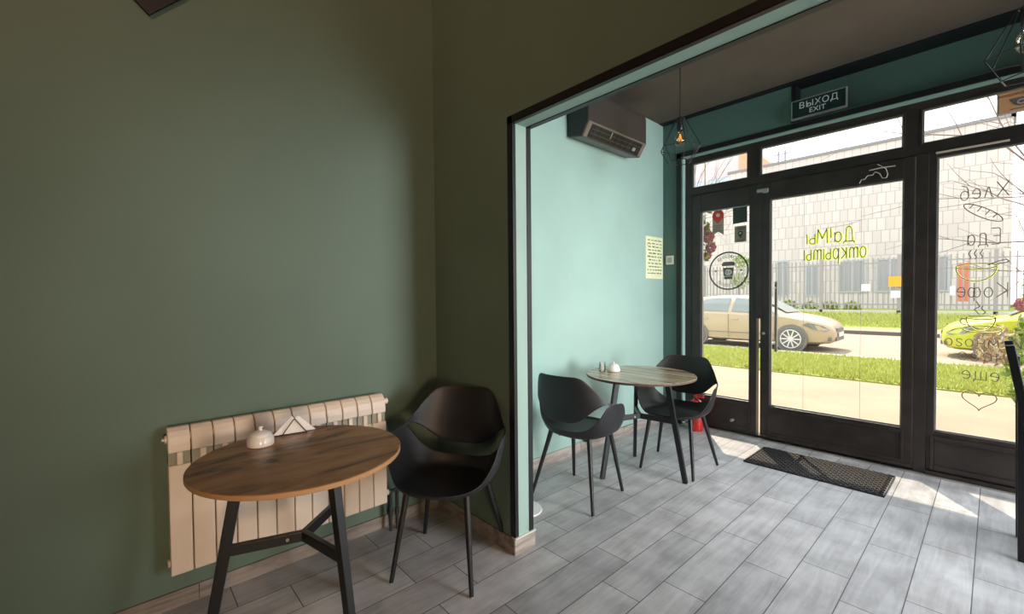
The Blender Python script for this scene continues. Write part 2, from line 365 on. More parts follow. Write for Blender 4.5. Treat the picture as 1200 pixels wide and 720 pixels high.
# fixed windows
def fixed_window(n, x0, x1, gx0, gx1, z0, z1, gz0, gz1, label, panel=False):
    w = thing('window_%d' % n, label, 'window', kind='structure')
    bm = NB(); frame_rect(bm, x0, x1, z0, z1, gx0, gx1, gz0, gz1, F0-.004, F1-.01); obj('window_frame', bm, M['frame'], w, bevel=.003)
    if panel:
        bm = NB(); frame_rect(bm, gx0-.02, gx1, .05, .30, gx0+.0, gx1-.02, .085, .27, F0-.018, F0-.002); bx(bm, x0, x1, F0-.03, F0, .012, .04); obj('bottom_panel', bm, M['frame'], w, bevel=.003)
    bm = NB(); bead(bm, gx0, gx1, gz0, gz1, GY-.018, .009); obj('glazing_bead', bm, M['metalgrey'], w)
    pane(gx0+.004, gx1-.004, gz0+.004, gz1-.004, w)
fixed_window(1, -.335, .96, -.292, .925, .012, 2.36, .335, 2.315, 'large fixed window pane with line drawings of bread, bowl and cup', True)
fixed_window(2, -2.11, -1.556, -2.095, -1.572, 2.42, 2.69, 2.434, 2.678, 'small transom window over the narrow door leaf')
fixed_window(3, -1.472, -.466, -1.458, -.48, 2.42, 2.69, 2.434, 2.678, 'long transom window over the wide door leaf')
fixed_window(4, -.387, .96, -.373, .94, 2.42, 2.69, 2.434, 2.678, 'transom window with the orange camera sticker')
fixed_window(5, 1.05, 2.28, 1.09, 2.24, .012, 2.36, .335, 2.315, 'far right window pane', True)
fixed_window(6, 1.05, 2.28, 1.07, 2.26, 2.42, 2.69, 2.434, 2.678, 'far right transom window')
# small fittings on the frame
bm = NB(); bx(bm, -1.476, -1.385, F0-.045, F0-.012, 2.268, 2.298); bx(bm, -1.43, -1.39, F0-.04, F0-.012, 2.258, 2.268)
tag(obj('door_sensor', bm, M['metalgrey'], bevel=.003), 'small grey magnetic sensor box on the top rail between the doors', 'sensor')
bm = NB(); bx(bm, -.30, .05, F0-.02, F0-.004, 2.338, 2.350); tag(obj('light_strip', bm, M['cable'], bevel=.002), 'slim pale strip along the rail above the right window', 'light strip')
bm = NB(); pts = [(-.735,2.212),(-.72,2.24),(-.70,2.235),(-.685,2.262),(-.655,2.262),(-.64,2.285),(-.61,2.262),(-.595,2.225),(-.57,2.222),(-.562,2.25),(-.575,2.295),(-.615,2.330),(-.625,2.338)]
path(bm, [(x, F0-.02-.006*math.sin(i), z) for i, (x, z) in enumerate(pts)], .0032)
path(bm, [(-.675, F0-.022, 2.30), (-.60, F0-.024, 2.306), (-.52, F0-.022, 2.302)], .0045)
tag(obj('cable', bm, M['cable'], smooth=60), 'loose pale cable curled on the rail above the yellow sign', 'cable')

# ------------------------------------------------------------------ stroke lettering (neon tubes)
def circ(cx, cy, rx, ry, a0=0, a1=360, n=14):
    return [(cx+rx*math.cos(math.radians(a0+(a1-a0)*i/n)), cy+ry*math.sin(math.radians(a0+(a1-a0)*i/n))) for i in range(n+1)]
G = {
 'Д': (.85, [[(0,-.16),(.02,0),(.8,0),(.82,-.16)], [(.12,0),(.2,.8),(.3,.96),(.45,1),(.62,.9),(.66,0)]]),
 'а': (.62, [circ(.28,.34,.26,.34), [(.54,.68),(.54,0)]]),
 '!': (.25, [[(.1,1),(.1,.3)], [(.1,.08),(.1,0)]]),
 'М': (.9, [[(0,0),(.05,1),(.42,.3),(.78,1),(.84,0)]]),
 'ы': (.8, [[(0,.7),(0,0),(.3,0),(.45,.1),(.45,.28),(.3,.38),(.02,.38)], [(.68,.7),(.68,0)]]),
 'о': (.62, [circ(.27,.34,.27,.34)]),
 'т': (.9, [[(0,0),(0,.68)], [(0,.5),(.1,.66),(.28,.66),(.36,.5),(.36,0)], [(.36,.5),(.46,.66),(.64,.66),(.74,.5),(.74,0)]]),
 'к': (.6, [[(0,.7),(0,0)], [(.46,.7),(.05,.34),(.48,0)]]),
 'р': (.65, [[(0,.68),(0,-.32)], circ(.28,.34,.26,.34)]),
 'Х': (.85, [[(0,1),(.78,0)], [(.78,1),(0,0)]]),
 'л': (.72, [[(0,.02),(.12,.1),(.3,.72),(.36,.72),(.6,0)]]),
 'е': (.66, [[(.03,.36),(.54,.4)] + circ(.28,.36,.27,.34, 10, 320, 14)]),
 'б': (.7, [circ(.29,.32,.28,.32), [(.02,.36),(.04,.7),(.16,.92),(.5,1.02)]]),
 'Е': (.75, [[(.62,1),(.1,1),(0,.9),(0,.1),(.1,0),(.62,0)], [(0,.52),(.5,.52)]]),
 'д': (.78, [[(0,-.14),(0,0),(.66,0),(.66,-.14)], [(.1,0),(.12,.6),(.22,.72),(.5,.72),(.56,.6),(.56,0)]]),
 'К': (.8, [[(0,1),(0,0)], [(.68,1),(.05,.46),(.7,0)]]),
 'ф': (.9, [circ(.25,.34,.22,.34), circ(.62,.34,.22,.34), [(.435,1.0),(.435,-.25)]]),
 'и': (.66, [[(0,.7),(0,0),(.5,.68),(.5,0)]]), 'И': (.8, [[(0,1),(0,0),(.62,1),(.62,0)]]),
 'м': (.8, [[(0,0),(.06,.7),(.34,.2),(.62,.7),(.68,0)]]),
 'н': (.66, [[(0,.7),(0,0)], [(.5,.7),(.5,0)], [(0,.36),(.5,.36)]]),
 'г': (.6, [[(.02,.56),(.12,.68),(.34,.68),(.44,.56),(.36,.42),(.12,.28),(.04,.12),(.14,0),(.36,0),(.46,.12)]]),
 'ч': (.6, [[(0,.7),(0,.42),(.12,.3),(.44,.32)], [(.46,.7),(.46,0)]]),
 'щ': (.9, [[(0,.7),(0,.04),(.7,.04),(.7,.7)], [(.35,.7),(.35,.04)], [(.7,.04),(.8,.04),(.8,-.14)]]),
 ' ': (.4, []),
}
def strokes(s, x, z, cap, y, width=None, slope=0., sp=.14):
    """polylines of the text; the text is read from the street, so it advances towards -X"""
    tot = sum(G[c][0]+sp for c in s)
    sx = (width/tot if width else cap)
    out = []; cur = 0
    for c in s:
        for pl in G[c][1]:
            out.append([(x-(cur+px)*sx, y, z+pz*cap + slope*(cur+px)*sx) for px, pz in pl])
        cur += G[c][0]+sp
    return out
def neon_obj(name, polylines, r, m, parent, y=0):
    bm = NB()
    for pl in polylines: path(bm, [(p[0], p[1]+y, p[2]) for p in pl], r, n=6)
    return obj(name, bm, m, parent)
sg = thing('hanging_sign', 'yellow neon lettering hung on thin wires inside the wide glass door', 'sign')
YS = 4.40
l1 = strokes('Да!Мы', -.765, 1.765, .120, YS, .345, 0); l2 = strokes('открыты', -.690, 1.628, .128, YS, .435, 0)
neon_obj('lettering', l1+l2, .0085, M['neon_y'], sg, .006); neon_obj('letter_outline', l1+l2, .0036, M['neon_d'], sg, -.006)
bm = NB()
for x in (-1.112, -.722): tube(bm, (x, YS, .33), (x, YS, 2.195), .0012, n=5)
path(bm, [(-.722, YS, 1.925), (-.80, YS, 1.90), (-.98, YS, 1.885)], .0016)
for x in (-1.03, -.80): tube(bm, (x, YS+.004, 1.63), (x, YS+.004, 1.93), .001, n=5)
obj('suspension_wire', bm, M['wire'], sg)
# right window sign: words and line drawings
ws = thing('window_sign', 'tall sign of thin line lettering with baguette, bowl, cup and heart', 'sign'); YW = 4.415
words = strokes('Хлеб', .052, 1.985, .10, YW, .245) + strokes('Еда', .016, 1.668, .108, YW, .165) + strokes('Кофе', .053, 1.308, .100, YW, .255)
words += strokes('И много', .118, .965, .075, YW, .375) + strokes('чего', .044, .868, .082, YW, .235) + strokes('еще', .022, .735, .085, YW, .195)
neon_obj('lettering', words, .0029, M['neon_b'], ws)
bag = []
for t in range(25):
    a = 2*PI*t/24; u = .112*math.cos(a); v = .030*math.sin(a)*(1 if abs(math.cos(a)) < .9 else .9); an = math.radians(36)
    bag.append((-.066+u*math.cos(an)+v*math.sin(an), YW, 1.888-u*math.sin(an)+v*math.cos(an)))
sl = [[(-.066+q+.012, YW, 1.888-q*.72+.026), (-.066+q-.008, YW, 1.888-q*.72-.002)] for q in (-.055,-.018,.02,.055)]
neon_obj('baguette_drawing', [bag]+sl, .0029, M['neon_b'], ws)
bowl = [[(-.192+.0, YW, 1.515)] + [(-.094+.098*math.cos(a), YW, 1.515+.095*math.sin(a)) for a in [PI+PI*i/12 for i in range(13)]]]
bowl += [[(-.094+.098*math.cos(a), YW, 1.522+.020*math.sin(a)) for a in [2*PI*i/20 for i in range(21)]]]
bowl += [[(-.04, YW, 1.528), (.01, YW, 1.552), (.045, YW, 1.562), (.058, YW, 1.550), (.045, YW, 1.540), (0, YW, 1.533)]]
for x in (-.125, -.098, -.069): bowl.append([(x+.006*math.sin(i*1.6), YW, 1.572+i*.013) for i in range(6)])
neon_obj('bowl_drawing', bowl, .0029, M['neon_b'], ws)
cup = [[(-.068+.070*math.cos(a), YW, 1.168+.082*math.sin(a)*1.15) for a in [PI+PI*i/12 for i in range(13)]]]
cup += [[(-.068+.070*math.cos(a), YW, 1.168+.013*math.sin(a)) for a in [2*PI*i/20 for i in range(21)]]]
cup += [[(-.062+.093*math.cos(a), YW, 1.088+.024*math.sin(a)) for a in [2*PI*i/24 for i in range(25)]]]
cup += [[(-.136, YW, 1.155), (-.16, YW, 1.160), (-.168, YW, 1.138), (-.155, YW, 1.118), (-.126, YW, 1.116)]]
cup += [[(-.075, YW, 1.190), (-.10, YW, 1.225), (-.072, YW, 1.245), (-.092, YW, 1.283)], [(-.06, YW, 1.190), (-.045, YW, 1.205), (-.066, YW, 1.232), (-.058, YW, 1.25)]]
neon_obj('cup_drawing', cup, .0029, M['neon_b'], ws)
neon_obj('yellow_glow_line', bowl[:2]+cup[:3], .0042, M['neon_y'], ws, .008)
ht = []
for i in range(33):
    t = 2*PI*i/32; ht.append((-.070+.0052*16*math.sin(t)**3, YW, .600+.0045*(13*math.cos(t)-5*math.cos(2*t)-2*math.cos(3*t)-math.cos(4*t))))
neon_obj('heart_drawing', [ht], .0029, M['neon_b'], ws)
bm = NB()
for x in (-.283, .10): tube(bm, (x, YW, .36), (x, YW, 2.30), .001, n=5)
obj('suspension_wire', bm, M['wire'], ws)

# ------------------------------------------------------------------ stickers on the narrow door
YG = GY-.003
lg = thing('door_decal', 'large round grey coffee cup decal on the narrow door glass', 'decal')
bm = NB(); cx, cz, R = -1.752, 1.574, .187
for k in range(48):
    a, b2 = 2*PI*k/48, 2*PI*(k+1)/48
    vs = [bm.verts.new((cx+r*math.cos(t), YG, cz+r*math.sin(t))) for r, t in ((R,a),(R,b2),(R-.015,b2),(R-.015,a))]; bm.faces.new(vs)
obj('ring', bm, M['decal'], lg)
for s in (-1, 1):
    bm = NB(); bmesh.ops.create_circle(bm, cap_ends=True, segments=12, radius=.010, matrix=Matrix.Translation((cx+s*.120, YG, cz+.002)) @ Matrix.Rotation(PI/2, 4, 'X'))
    obj('dot', bm, M['decal'], lg)
bm = NB()
prism(bm, [(cx-.052,cz+.030),(cx+.052,cz+.030),(cx+.036,cz-.082),(cx-.036,cz-.082)], 'y', YG-.001, YG)
prism(bm, [(cx-.060,cz+.048),(cx+.060,cz+.048),(cx+.062,cz+.066),(cx+.050,cz+.088),(cx-.044,cz+.088),(cx-.062,cz+.066)], 'y', YG-.001, YG)
obj('cup_picture', bm, M['decal'], lg)
bm = NB(); prism(bm, circ(cx, cz-.014, .034, .030, 0, 345, 23), 'y', YG-.003, YG-.0015); bx(bm, cx-.055, cx+.055, YG-.003, YG-.0015, cz-.056, cz-.050); obj('cup_badge', bm, M['decal_pale'], lg)
bm = NB(); path(bm, [(p[0], YG-.004, p[1]) for p in circ(cx-.013, cz-.014, .009, .010)], .002); tube(bm, (cx+.016, YG-.004, cz-.024), (cx+.016, YG-.004, cz-.004), .003); obj('bean_mark', bm, M['decal'], lg)
def arc_text(s, r, mid, step, size, up=True):
    bmx = NB()
    for i, c in enumerate(s):
        if c == ' ': continue
        a = mid + ((i-(len(s)-1)/2)*step)*(1 if up else -1)   # seen from inside the text runs right to left
        t = text_bm(c, size, extrude=.0004)
        ang = math.radians(a)
        rot = Matrix.Rotation(ang-PI/2 if up else ang+PI/2, 4, 'Y')
        px, pz = cx+r*math.cos(ang), cz+r*math.sin(ang)
        xform(t, Matrix.Translation((px, YG, pz)) @ Matrix.Rotation(-(ang-PI/2) if up else -(ang+PI/2), 4, 'Y') @ Matrix.Rotation(PI, 4, 'Z') @ Matrix.Rotation(PI/2, 4, 'X') @ Matrix.Translation((0, -size*.35, 0)))
        me = bpy.data.meshes.new('t'); t.to_mesh(me); t.free(); bmx.from_mesh(me); bpy.data.meshes.remove(me)
    return bmx
obj('lettering', arc_text('КОФЕЙНЯ', .140, 90, 13, .046), M['decal'], lg)
obj('lower_lettering', arc_text('С СОБОЙ', .140, 270, 12.5, .036, False), M['decal'], lg)
pn = thing('door_sticker', 'tan swallow-tailed sticker with a red map pin on the narrow door', 'sticker')
bm = NB(); prism(bm, [(-1.905,2.12),(-1.795,2.12),(-1.795,1.926),(-1.85,1.965),(-1.905,1.926)], 'y', YG-.001, YG); obj('backing', bm, M['sticker_t'], pn)
bm = NB(); prism(bm, [(-1.85,2.045)] + circ(-1.85, 2.125, .055, .055, -35, 215, 18), 'y', YG-.003, YG-.001); obj('pin_mark', bm, M['sticker_r'], pn)
bm = NB(); prism(bm, circ(-1.85, 2.127, .018, .018, 0, 340, 15), 'y', YG-.005, YG-.003); obj('pin_dot', bm, M['sticker_p'], pn)
bm = NB()
for k in range(4): bx(bm, -1.89+.008*(k % 2), -1.81-.012*(k % 3), YG-.003, YG-.001, 2.022-.018*k, 2.029-.018*k)
obj('print_lines', bm, M['decal'], pn)
bm = NB(); prism(bm, [(-1.71,2.176),(-1.582,2.172),(-1.582,2.028),(-1.71,2.020)], 'y', YG-.002, YG)
tag(obj('door_sticker', bm, M['sticker_g']), 'plain dark green square sticker at the top corner of the narrow door', 'sticker')
bd = thing('door_sticker', 'rounded grey-brown badge sticker below the dark square one', 'sticker')
bm = NB(); bx(bm, -1.695, -1.588, YG-.001, YG, 1.842, 1.996); obj('backing', bm, M['sticker_t'], bd, bevel=.0)
bm = NB(); prism(bm, circ(-1.642, 1.925, .022, .024, 0, 340, 15), 'y', YG-.003, YG-.001); prism(bm, [(-1.652,1.905),(-1.632,1.905),(-1.642,1.875)], 'y', YG-.003, YG-.001); obj('round_mark', bm, M['sticker_g'], bd)
bm = NB(); prism(bm, circ(-1.642, 1.927, .011, .012, 0, 340, 11), 'y', YG-.005, YG-.003); obj('round_mark_centre', bm, M['decal_pale'], bd)
bm = NB()
for z in (1.975, 1.962, 1.858): bx(bm, -1.675, -1.61, YG-.003, YG-.001, z, z+.007)
obj('print_lines', bm, M['decal'], bd)
# camera warning sticker on the right transom
cs = thing('warning_sticker', 'orange security camera sticker on the right transom glass', 'sticker')
YT = GY-.004
bm = NB(); bx(bm, -.010, .212, YT-.001, YT, 2.526, 2.677); obj('border', bm, M['sticker_p'], cs)
bm = NB(); bx(bm, .002, .200, YT-.003, YT-.001, 2.538, 2.670); obj('backing', bm, M['sticker_o'], cs)
bm = NB(); prism(bm, [(.045,2.622),(.155,2.622),(.150,2.607),(.132,2.580),(.112,2.568),(.088,2.568),(.068,2.580),(.050,2.607)], 'y', YT-.005, YT-.003); obj('camera_picture', bm, M['decal'], cs)
bm = NB(); prism(bm, circ(.100, 2.592, .022, .016, 0, 345, 19), 'y', YT-.007, YT-.005); obj('camera_lens_rim', bm, M['sticker_p'], cs)
bm = NB(); prism(bm, circ(.100, 2.592, .012, .009, 0, 340, 15), 'y', YT-.009, YT-.007); obj('camera_lens', bm, M['decal'], cs)
obj('lettering', xform(text_bm('ВИДЕОНАБЛЮДЕНИЕ', .021, extrude=.0004), facing_out(.101, YT-.004, 2.640)), M['inkred'], cs)
bm = NB(); bx(bm, .05, .15, YT-.005, YT-.003, 2.549, 2.554); obj('print_lines', bm, M['decal'], cs)

# exit sign
es = thing('exit_sign', 'dark green exit sign with white lettering above the doors', 'sign')
bm = NB(); bx(bm, -1.188, -.812, 4.325, 4.350, 2.832, 2.976); obj('panel', bm, M['signgreen'], es, bevel=.002)
bm = NB(); frame_rect(bm, -1.192, -.808, 2.826, 2.980, -1.186, -.816, 2.834, 2.974, 4.318, 4.346); bx(bm, -1.192, -.808, 4.31, 4.346, 2.820, 2.829); obj('sign_frame', bm, M['metalgrey'], es)
obj('lettering', xform(text_bm('ВЫХОД', .070, spacing=1.08), facing_in(-1.0, 4.322, 2.905)), M['signwhite'], es)
obj('lower_lettering', xform(text_bm('EXIT', .056, spacing=1.02), facing_in(-1.005, 4.322, 2.853)), M['signwhite'], es)
# notice and switch
nt_ = thing('paper_notice', 'yellow paper notice with fine print on the bright teal wall', 'notice')
bm = NB(); bx(bm, XW, XW+.003, 4.00, 4.335, 1.515, 1.948); obj('sheet', bm, M['note'], nt_)
bm = NB(); r_ = random.Random(3)
for k in range(11):
    z = 1.905-.034*k; y = 4.03+.03*r_.random()
    while y < 4.30:
        w = .015+.05*r_.random(); bx(bm, XW+.003, XW+.004, y, min(y+w, 4.31), z, z+.007+.007*r_.random()); y += w+.012+.02*r_.random()
obj('print_lines', bm, M['ink'], nt_)
bm = NB()
path(bm, [(XW+.004, 4.06+.03*math.cos(a), 1.86+.022*math.sin(a)) for a in [i*.5 for i in range(12)]], .0025); obj('red_mark', bm, M['inkred'], nt_)
sw = thing('light_switch', 'square white light switch beside the black glazing strip', 'switch')
bm = NB(); bx(bm, -2.352, -2.268, YF-.010, YF, 1.665, 1.757); obj('plate', bm, M['white'], sw, bevel=.003)
bm = NB(); bx(bm, -2.335, -2.285, YF-.015, YF-.010, 1.683, 1.739); obj('rocker', bm, M['metalgrey'], sw, bevel=.002)

# ------------------------------------------------------------------ air conditioner
ac = thing('air_conditioner', 'dark brown wall-mounted air conditioner under the ceiling', 'air conditioner', (XW, 3.225, 2.65))
def acp(dx, dz): return (dx, dz)
ya, yb = -.425, .425
bm = NB(); prism(bm, [(0,.37),(.16,.37),(.208,.34),(.220,.30),(.220,.078),(.150,-.030),(.02,-.002),(0,.01)], 'y', ya, yb)
# prism with ax 'y' uses (x,z)
obj('body', bm, M['acbody'], ac, bevel=.008)
for y in (ya-.004, yb-.002):
    bm = NB(); prism(bm, [(0,.368),(.158,.368),(.203,.34),(.213,.30),(.213,.08),(.147,-.024),(.02,.002),(0,.012)], 'y', y, y+.006)
    obj('end_cap', bm, M['acdark'], ac)
# air outlet on the sloped face
sl0 = Vector((.220, 0, .078)); sl1 = Vector((.150, 0, -.030)); dS = (sl1-sl0); nS = Vector((dS.z, 0, -dS.x)).normalized()
if nS.z > 0: nS = -nS
def slope_box(bm, y0, y1, t0, t1, off0, off1):
    vs = []
    for y in (y0, y1):
        for t in (t0, t1):
            for of in (off0, off1):
                p = sl0+dS*t+nS*of; vs.append(bm.verts.new((p.x, y, p.z)))
    a = vs
    for f in ((0,1,3,2),(4,6,7,5),(0,4,5,1),(2,3,7,6),(0,2,6,4),(1,5,7,3)): bm.faces.new([a[i] for i in f])
bm = NB(); slope_box(bm, ya+.06, yb-.06, .14, .90, .001, .004); obj('air_outlet', bm, M['blacktrim'], ac)
bm = NB()
for t in (.34, .62): slope_box(bm, ya+.065, yb-.065, t, t+.05, .004, .012)
for k in range(9): slope_box(bm, ya+.10+.08*k, ya+.104+.08*k, .16, .88, .004, .009)
obj('louvre', bm, M['acbody'], ac)
bm = NB(); slope_box(bm, ya+.32, ya+.328, .14, .55, .010, .014); slope_box(bm, yb-.18, yb-.14, .5, .72, .010, .014); obj('vane_clip', bm, M['metalgrey'], ac)
bm = NB(); slope_box(bm, ya+.01, ya+.055, .08, .95, 0, .003); slope_box(bm, yb-.055, yb-.01, .08, .95, 0, .003); slope_box(bm, ya+.01, yb-.01, 0.0, .09, 0, .004); obj('outlet_rim', bm, mat('ac_rim', (.16,.13,.10), .35), ac)

# ------------------------------------------------------------------ pendant lamps
def pendant():
    t = thing('pendant_lamp', 'black wire cage pendant lamp nearer the air conditioner', 'lamp', (-1.646, 3.254, 2.46), group='wire cage pendant lamps')
    bm = NB(); tube(bm, (0,0,.25), (0,0,.673), .0035, n=8); obj('cord', bm, M['blacktrim'], t, smooth=40)
    bm = NB(); lathe(bm, [(0,.673),(.045,.673),(.05,.655),(.012,.64),(0,.64)], 24); obj('ceiling_rose', bm, M['blacktrim'], t, smooth=40)
    bm = NB(); lathe(bm, [(0,.255),(.010,.25),(.016,.235),(.022,.225),(.024,.165),(.020,.15),(0,.15)], 20); obj('lamp_holder', bm, M['bulbmetal'], t, smooth=40)
    bm = NB(); prof = [(.013,.155),(.014,.14),(.022,.125),(.036,.105),(.043,.080),(.042,.060),(.034,.042),(.020,.030),(0,.026)]
    lathe(bm, prof, 24); b = obj('bulb', bm, M['bulb'], t, smooth=80)
    bm = NB()
    for k in range(6):
        a = 2*PI*k/6; tube(bm, (.004*math.cos(a), .004*math.sin(a), .12), (.013*math.cos(a+.3), .013*math.sin(a+.3), .065), .0012, n=5)
    obj('filament', bm, M['filament'], b)
    bm = NB(); N = 6
    R1, R2, R3 = .035, .148, .088; Z1, Z2, Z3 = .235, .015, -.095
    ring = lambda R, z, ph: [(R*math.cos(2*PI*k/N+ph), R*math.sin(2*PI*k/N+ph), z) for k in range(N)]
    a, b_, c = ring(R1, Z1, .2), ring(R2, Z2, .2), ring(R3, Z3, .2)
    for k in range(N):
        for p, q in ((a[k], a[(k+1) % N]), (b_[k], b_[(k+1) % N]), (c[k], c[(k+1) % N]), (a[k], b_[k]), (b_[k], c[k])): tube(bm, p, q, .0030, n=6)
    obj('wire_cage', bm, M['blackmetal'], t, smooth=60)
    return t
lamp = pendant()
dup(lamp, (.088, 3.25, 2.462), .15, 'black wire cage pendant lamp at the upper right by the camera sticker')

# sensor under the beam
bm = NB(); lathe(bm, [(0,0),(.014,0),(.017,-.003),(.016,-.007),(.010,-.011),(0,-.012)], 28)
tag(obj('smoke_detector', bm, M['white'], smooth=60, loc=(-.352, 1.560, ZO-.004)), 'small round white detector under the edge of the opening beam', 'detector')
# black square panel hung on its corner, high on the left wall
sp = thing('wall_panel', 'black square wall panel hung on its corner at the top of the left wall', 'wall panel', (XW, .128, 2.523))
bm = NB(); box(bm, (.012, 0, .2263), (.018, .32, .32), rot=Euler((R_D0(46.5), 0, 0)).to_matrix()); obj('panel', bm, M['blackplastic'], sp, bevel=.002)
bm = NB(); tube(bm, (.012, 0, .226), (.026, 0, .226), .05, n=24); obj('centre_boss', bm, M['blackmetal'], sp)

# ------------------------------------------------------------------ radiator
NSEC = 12; SW = .0805; RY0 = .150; RZ0 = .185; RH = .615
rad = thing('radiator', 'cream sectional wall radiator behind the warm brown table', 'radiator', (XW, RY0, RZ0))
def section_bm():
    bm = NB(); w = SW-.004; h = RH; d0, d1 = .028, .108
    # front plate in profile (x depth, z), lower body
    zw0, zw1 = h-.150, h-.098           # window band
    prism(bm, [(d0,0),(d1-.006,0),(d1,.006),(d1,zw0),(d0,zw0)], 'y', 0, w)
    # neck between the side windows
    prism(bm, [(d0,zw0),(d1,zw0),(d1-.003,zw1),(d0,zw1)], 'y', .028, w-.026)
    # curved cap
    cap = [(d0,zw1),(d1-.003,zw1),(d1-.005,h-.065),(d1-.013,h-.036),(d1-.026,h-.014),(d1-.044,h),(d0+.006,h),(d0,h-.006)]
    prism(bm, cap, 'y', 0, w)
    return bm
s0 = obj('radiator_section', section_bm(), M['radiator'], rad, bevel=.006)
bm = NB(); prism(bm, [(.030,RH-.152),(.095,RH-.152),(.092,RH-.096),(.030,RH-.096)], 'y', .001, SW-.005)
fin = obj('recess_fin', bm, mat('radiator_recess', (.30,.30,.23), .7), s0)  # fin darker than the enamel, recess shade put into its colour
for k in range(1, NSEC):
    c = s0.copy(); C.objects.link(c); c.parent = rad; c.location = (0, SW*k, 0)
    g = fin.copy(); C.objects.link(g); g.parent = c
bm = NB(); tube(bm, (.068, -.008, RH-.045), (.068, NSEC*SW+.02, RH-.045), .017, n=14); tube(bm, (.068, -.008, .045), (.068, NSEC*SW+.02, .045), .017, n=14); obj('header_tube', bm, M['radiator'], rad, smooth=40)
bm = NB(); tube(bm, (.068, -.018, RH-.045), (.068, -.006, RH-.045), .010, n=6); obj('air_vent_valve', bm, M['metalgrey'], rad)
bm = NB()
for dy, z in ((.035, .045), (.075, .045)):
    tube(bm, (.068, NSEC*SW+dy-.03, z), (.068, NSEC*SW+dy, z), .010); tube(bm, (.068, NSEC*SW+dy, z+.008), (.068, NSEC*SW+dy, -.185), .0095)
    tube(bm, (.068, NSEC*SW+dy, -.06), (.068, NSEC*SW+dy, -.10), .014, n=8)
obj('supply_pipe', bm, M['copper'], rad, smooth=40)
for k in range(3):
    bm = NB(); bx(bm, 0, .05, .12+.36*k, .145+.36*k, RH-.075, RH-.055); obj('wall_bracket', bm, M['radiator'], rad)

# ------------------------------------------------------------------ tables
def table(name_label, c, r, h, top, edge, ang, group, foot_r=.335):
    t = thing('round_table', name_label, 'table', (c[0], c[1], 0), 0, group)
    bm = NB(); lathe(bm, [(0,h),(r-.002,h),(r,h-.002),(r,h-.016),(r-.002,h-.018),(0,h-.018)], 96); o = obj('tabletop', bm, top, t, smooth=30)
    bm = NB(); lathe(bm, [(r,h-.002),(r+.001,h-.003),(r+.001,h-.016),(r,h-.0175)], 96); obj('edge_band', bm, edge, o, smooth=40)
    zs = .43
    for a in ang:
        u = Vector((math.cos(a), math.sin(a), 0))
        topp = u*.205 + Vector((0,0,h-.03)); ft = u*foot_r
        bm = NB(); bar(bm, topp, ft, .040, .030, .034, .026, up=(-u.y, u.x, 0)); obj('leg', bm, M['blackmetal'], t, bevel=.003)
        k = (h-.03-zs)/(h-.03); m_ = topp.lerp(ft, k)
        bm = NB(); bar(bm, (0,0,zs), m_, .022, .038, up=(0,0,1)); obj('stretcher', bm, M['blackmetal'], t, bevel=.003)
        bm = NB(); bar(bm, u*.04+Vector((0,0,h-.026)), u*.23+Vector((0,0,h-.026)), .04, .012); obj('mounting_plate', bm, M['blackmetal'], t)
        bm = NB(); p = u*.055+Vector((0,0,zs)); s = Vector((-u.y,u.x,0)); tube(bm, p+s*.010, p+s*.016, .006, n=8); obj('bolt', bm, M['metalgrey'], t)
    return t
R_D = math.radians
T1 = (-1.778, .520); T2 = (-1.800, 2.930)
table('round table with a warm brown grained top in front of the radiator', T1, .364, .75, M['walnut'], M['tableedge'], [R_D(a) for a in (12, 132, 252)], 'round cafe tables')
table('round table with a pale striped wood top by the bright teal wall', T2, .397, .75, M['oak'], M['tableedge2'], [R_D(a) for a in (9, 129, 249)], 'round cafe tables')

def sugar_bowl(loc, label, rz):
    t = thing('sugar_bowl', label, 'sugar bowl', loc, rz, 'white sugar bowls')
    bm = NB(); lathe(bm, [(0,0),(.044,0),(.049,.003),(.050,.012),(.048,.026),(.043,.038),(.041,.041),(0,.041)], 40); obj('bowl', bm, M['porcelain'], t, smooth=50)
    bm = NB(); lathe(bm, [(0,.040),(.041,.041),(.0415,.044),(.034,.053),(.020,.060),(.008,.062),(.0065,.066),(.009,.071),(.0085,.077),(0,.080)], 40); obj('lid', bm, M['porcelain'], t, smooth=50)
    return t
def napkins(loc, label, rz):
    t = thing('napkin_holder', label, 'napkin holder', loc, rz, 'wire napkin holders')
    bm = NB()
    for y in (-.020, .020):
        path(bm, [(-.048, y, .003), (0, y, .068), (.048, y, .003)], .0022, n=8)
    path(bm, [(-.048,-.020,.003), (-.048,.020,.003)], .0022); path(bm, [(.048,-.020,.003), (.048,.020,.003)], .0022)
    obj('wire_frame', bm, M['blackmetal'], t, smooth=50)
    for k in range(7):
        bm = NB(); y = -.014+.0045*k; off = (-.022 if k < 4 else .016) + .003*(k % 3); tilt = R_D(-4+2.2*(k-3))
        hh = .072+.002*(k % 2)
        v = [(-.062+off, .002), (.066+off, .002), (off+(.012 if k < 4 else -.004), hh)]
        prism(bm, v, 'y', y, y+.0022)
        o = obj('napkin', bm, M['paper'], t); o.rotation_euler = (tilt, 0, 0)
    return t
sugar_bowl((-1.985, .425, .75), 'white lidded sugar bowl on the warm brown table', .4)
napkins((-2.062, .572, .75), 'wire holder with folded white napkins on the warm brown table', R_D(80))
sugar_bowl((-2.000, 2.880, .75), 'white lidded sugar bowl on the pale table', .4)
napkins((-2.085, 2.850, .75), 'wire holder with folded white napkins on the pale table', R_D(120))

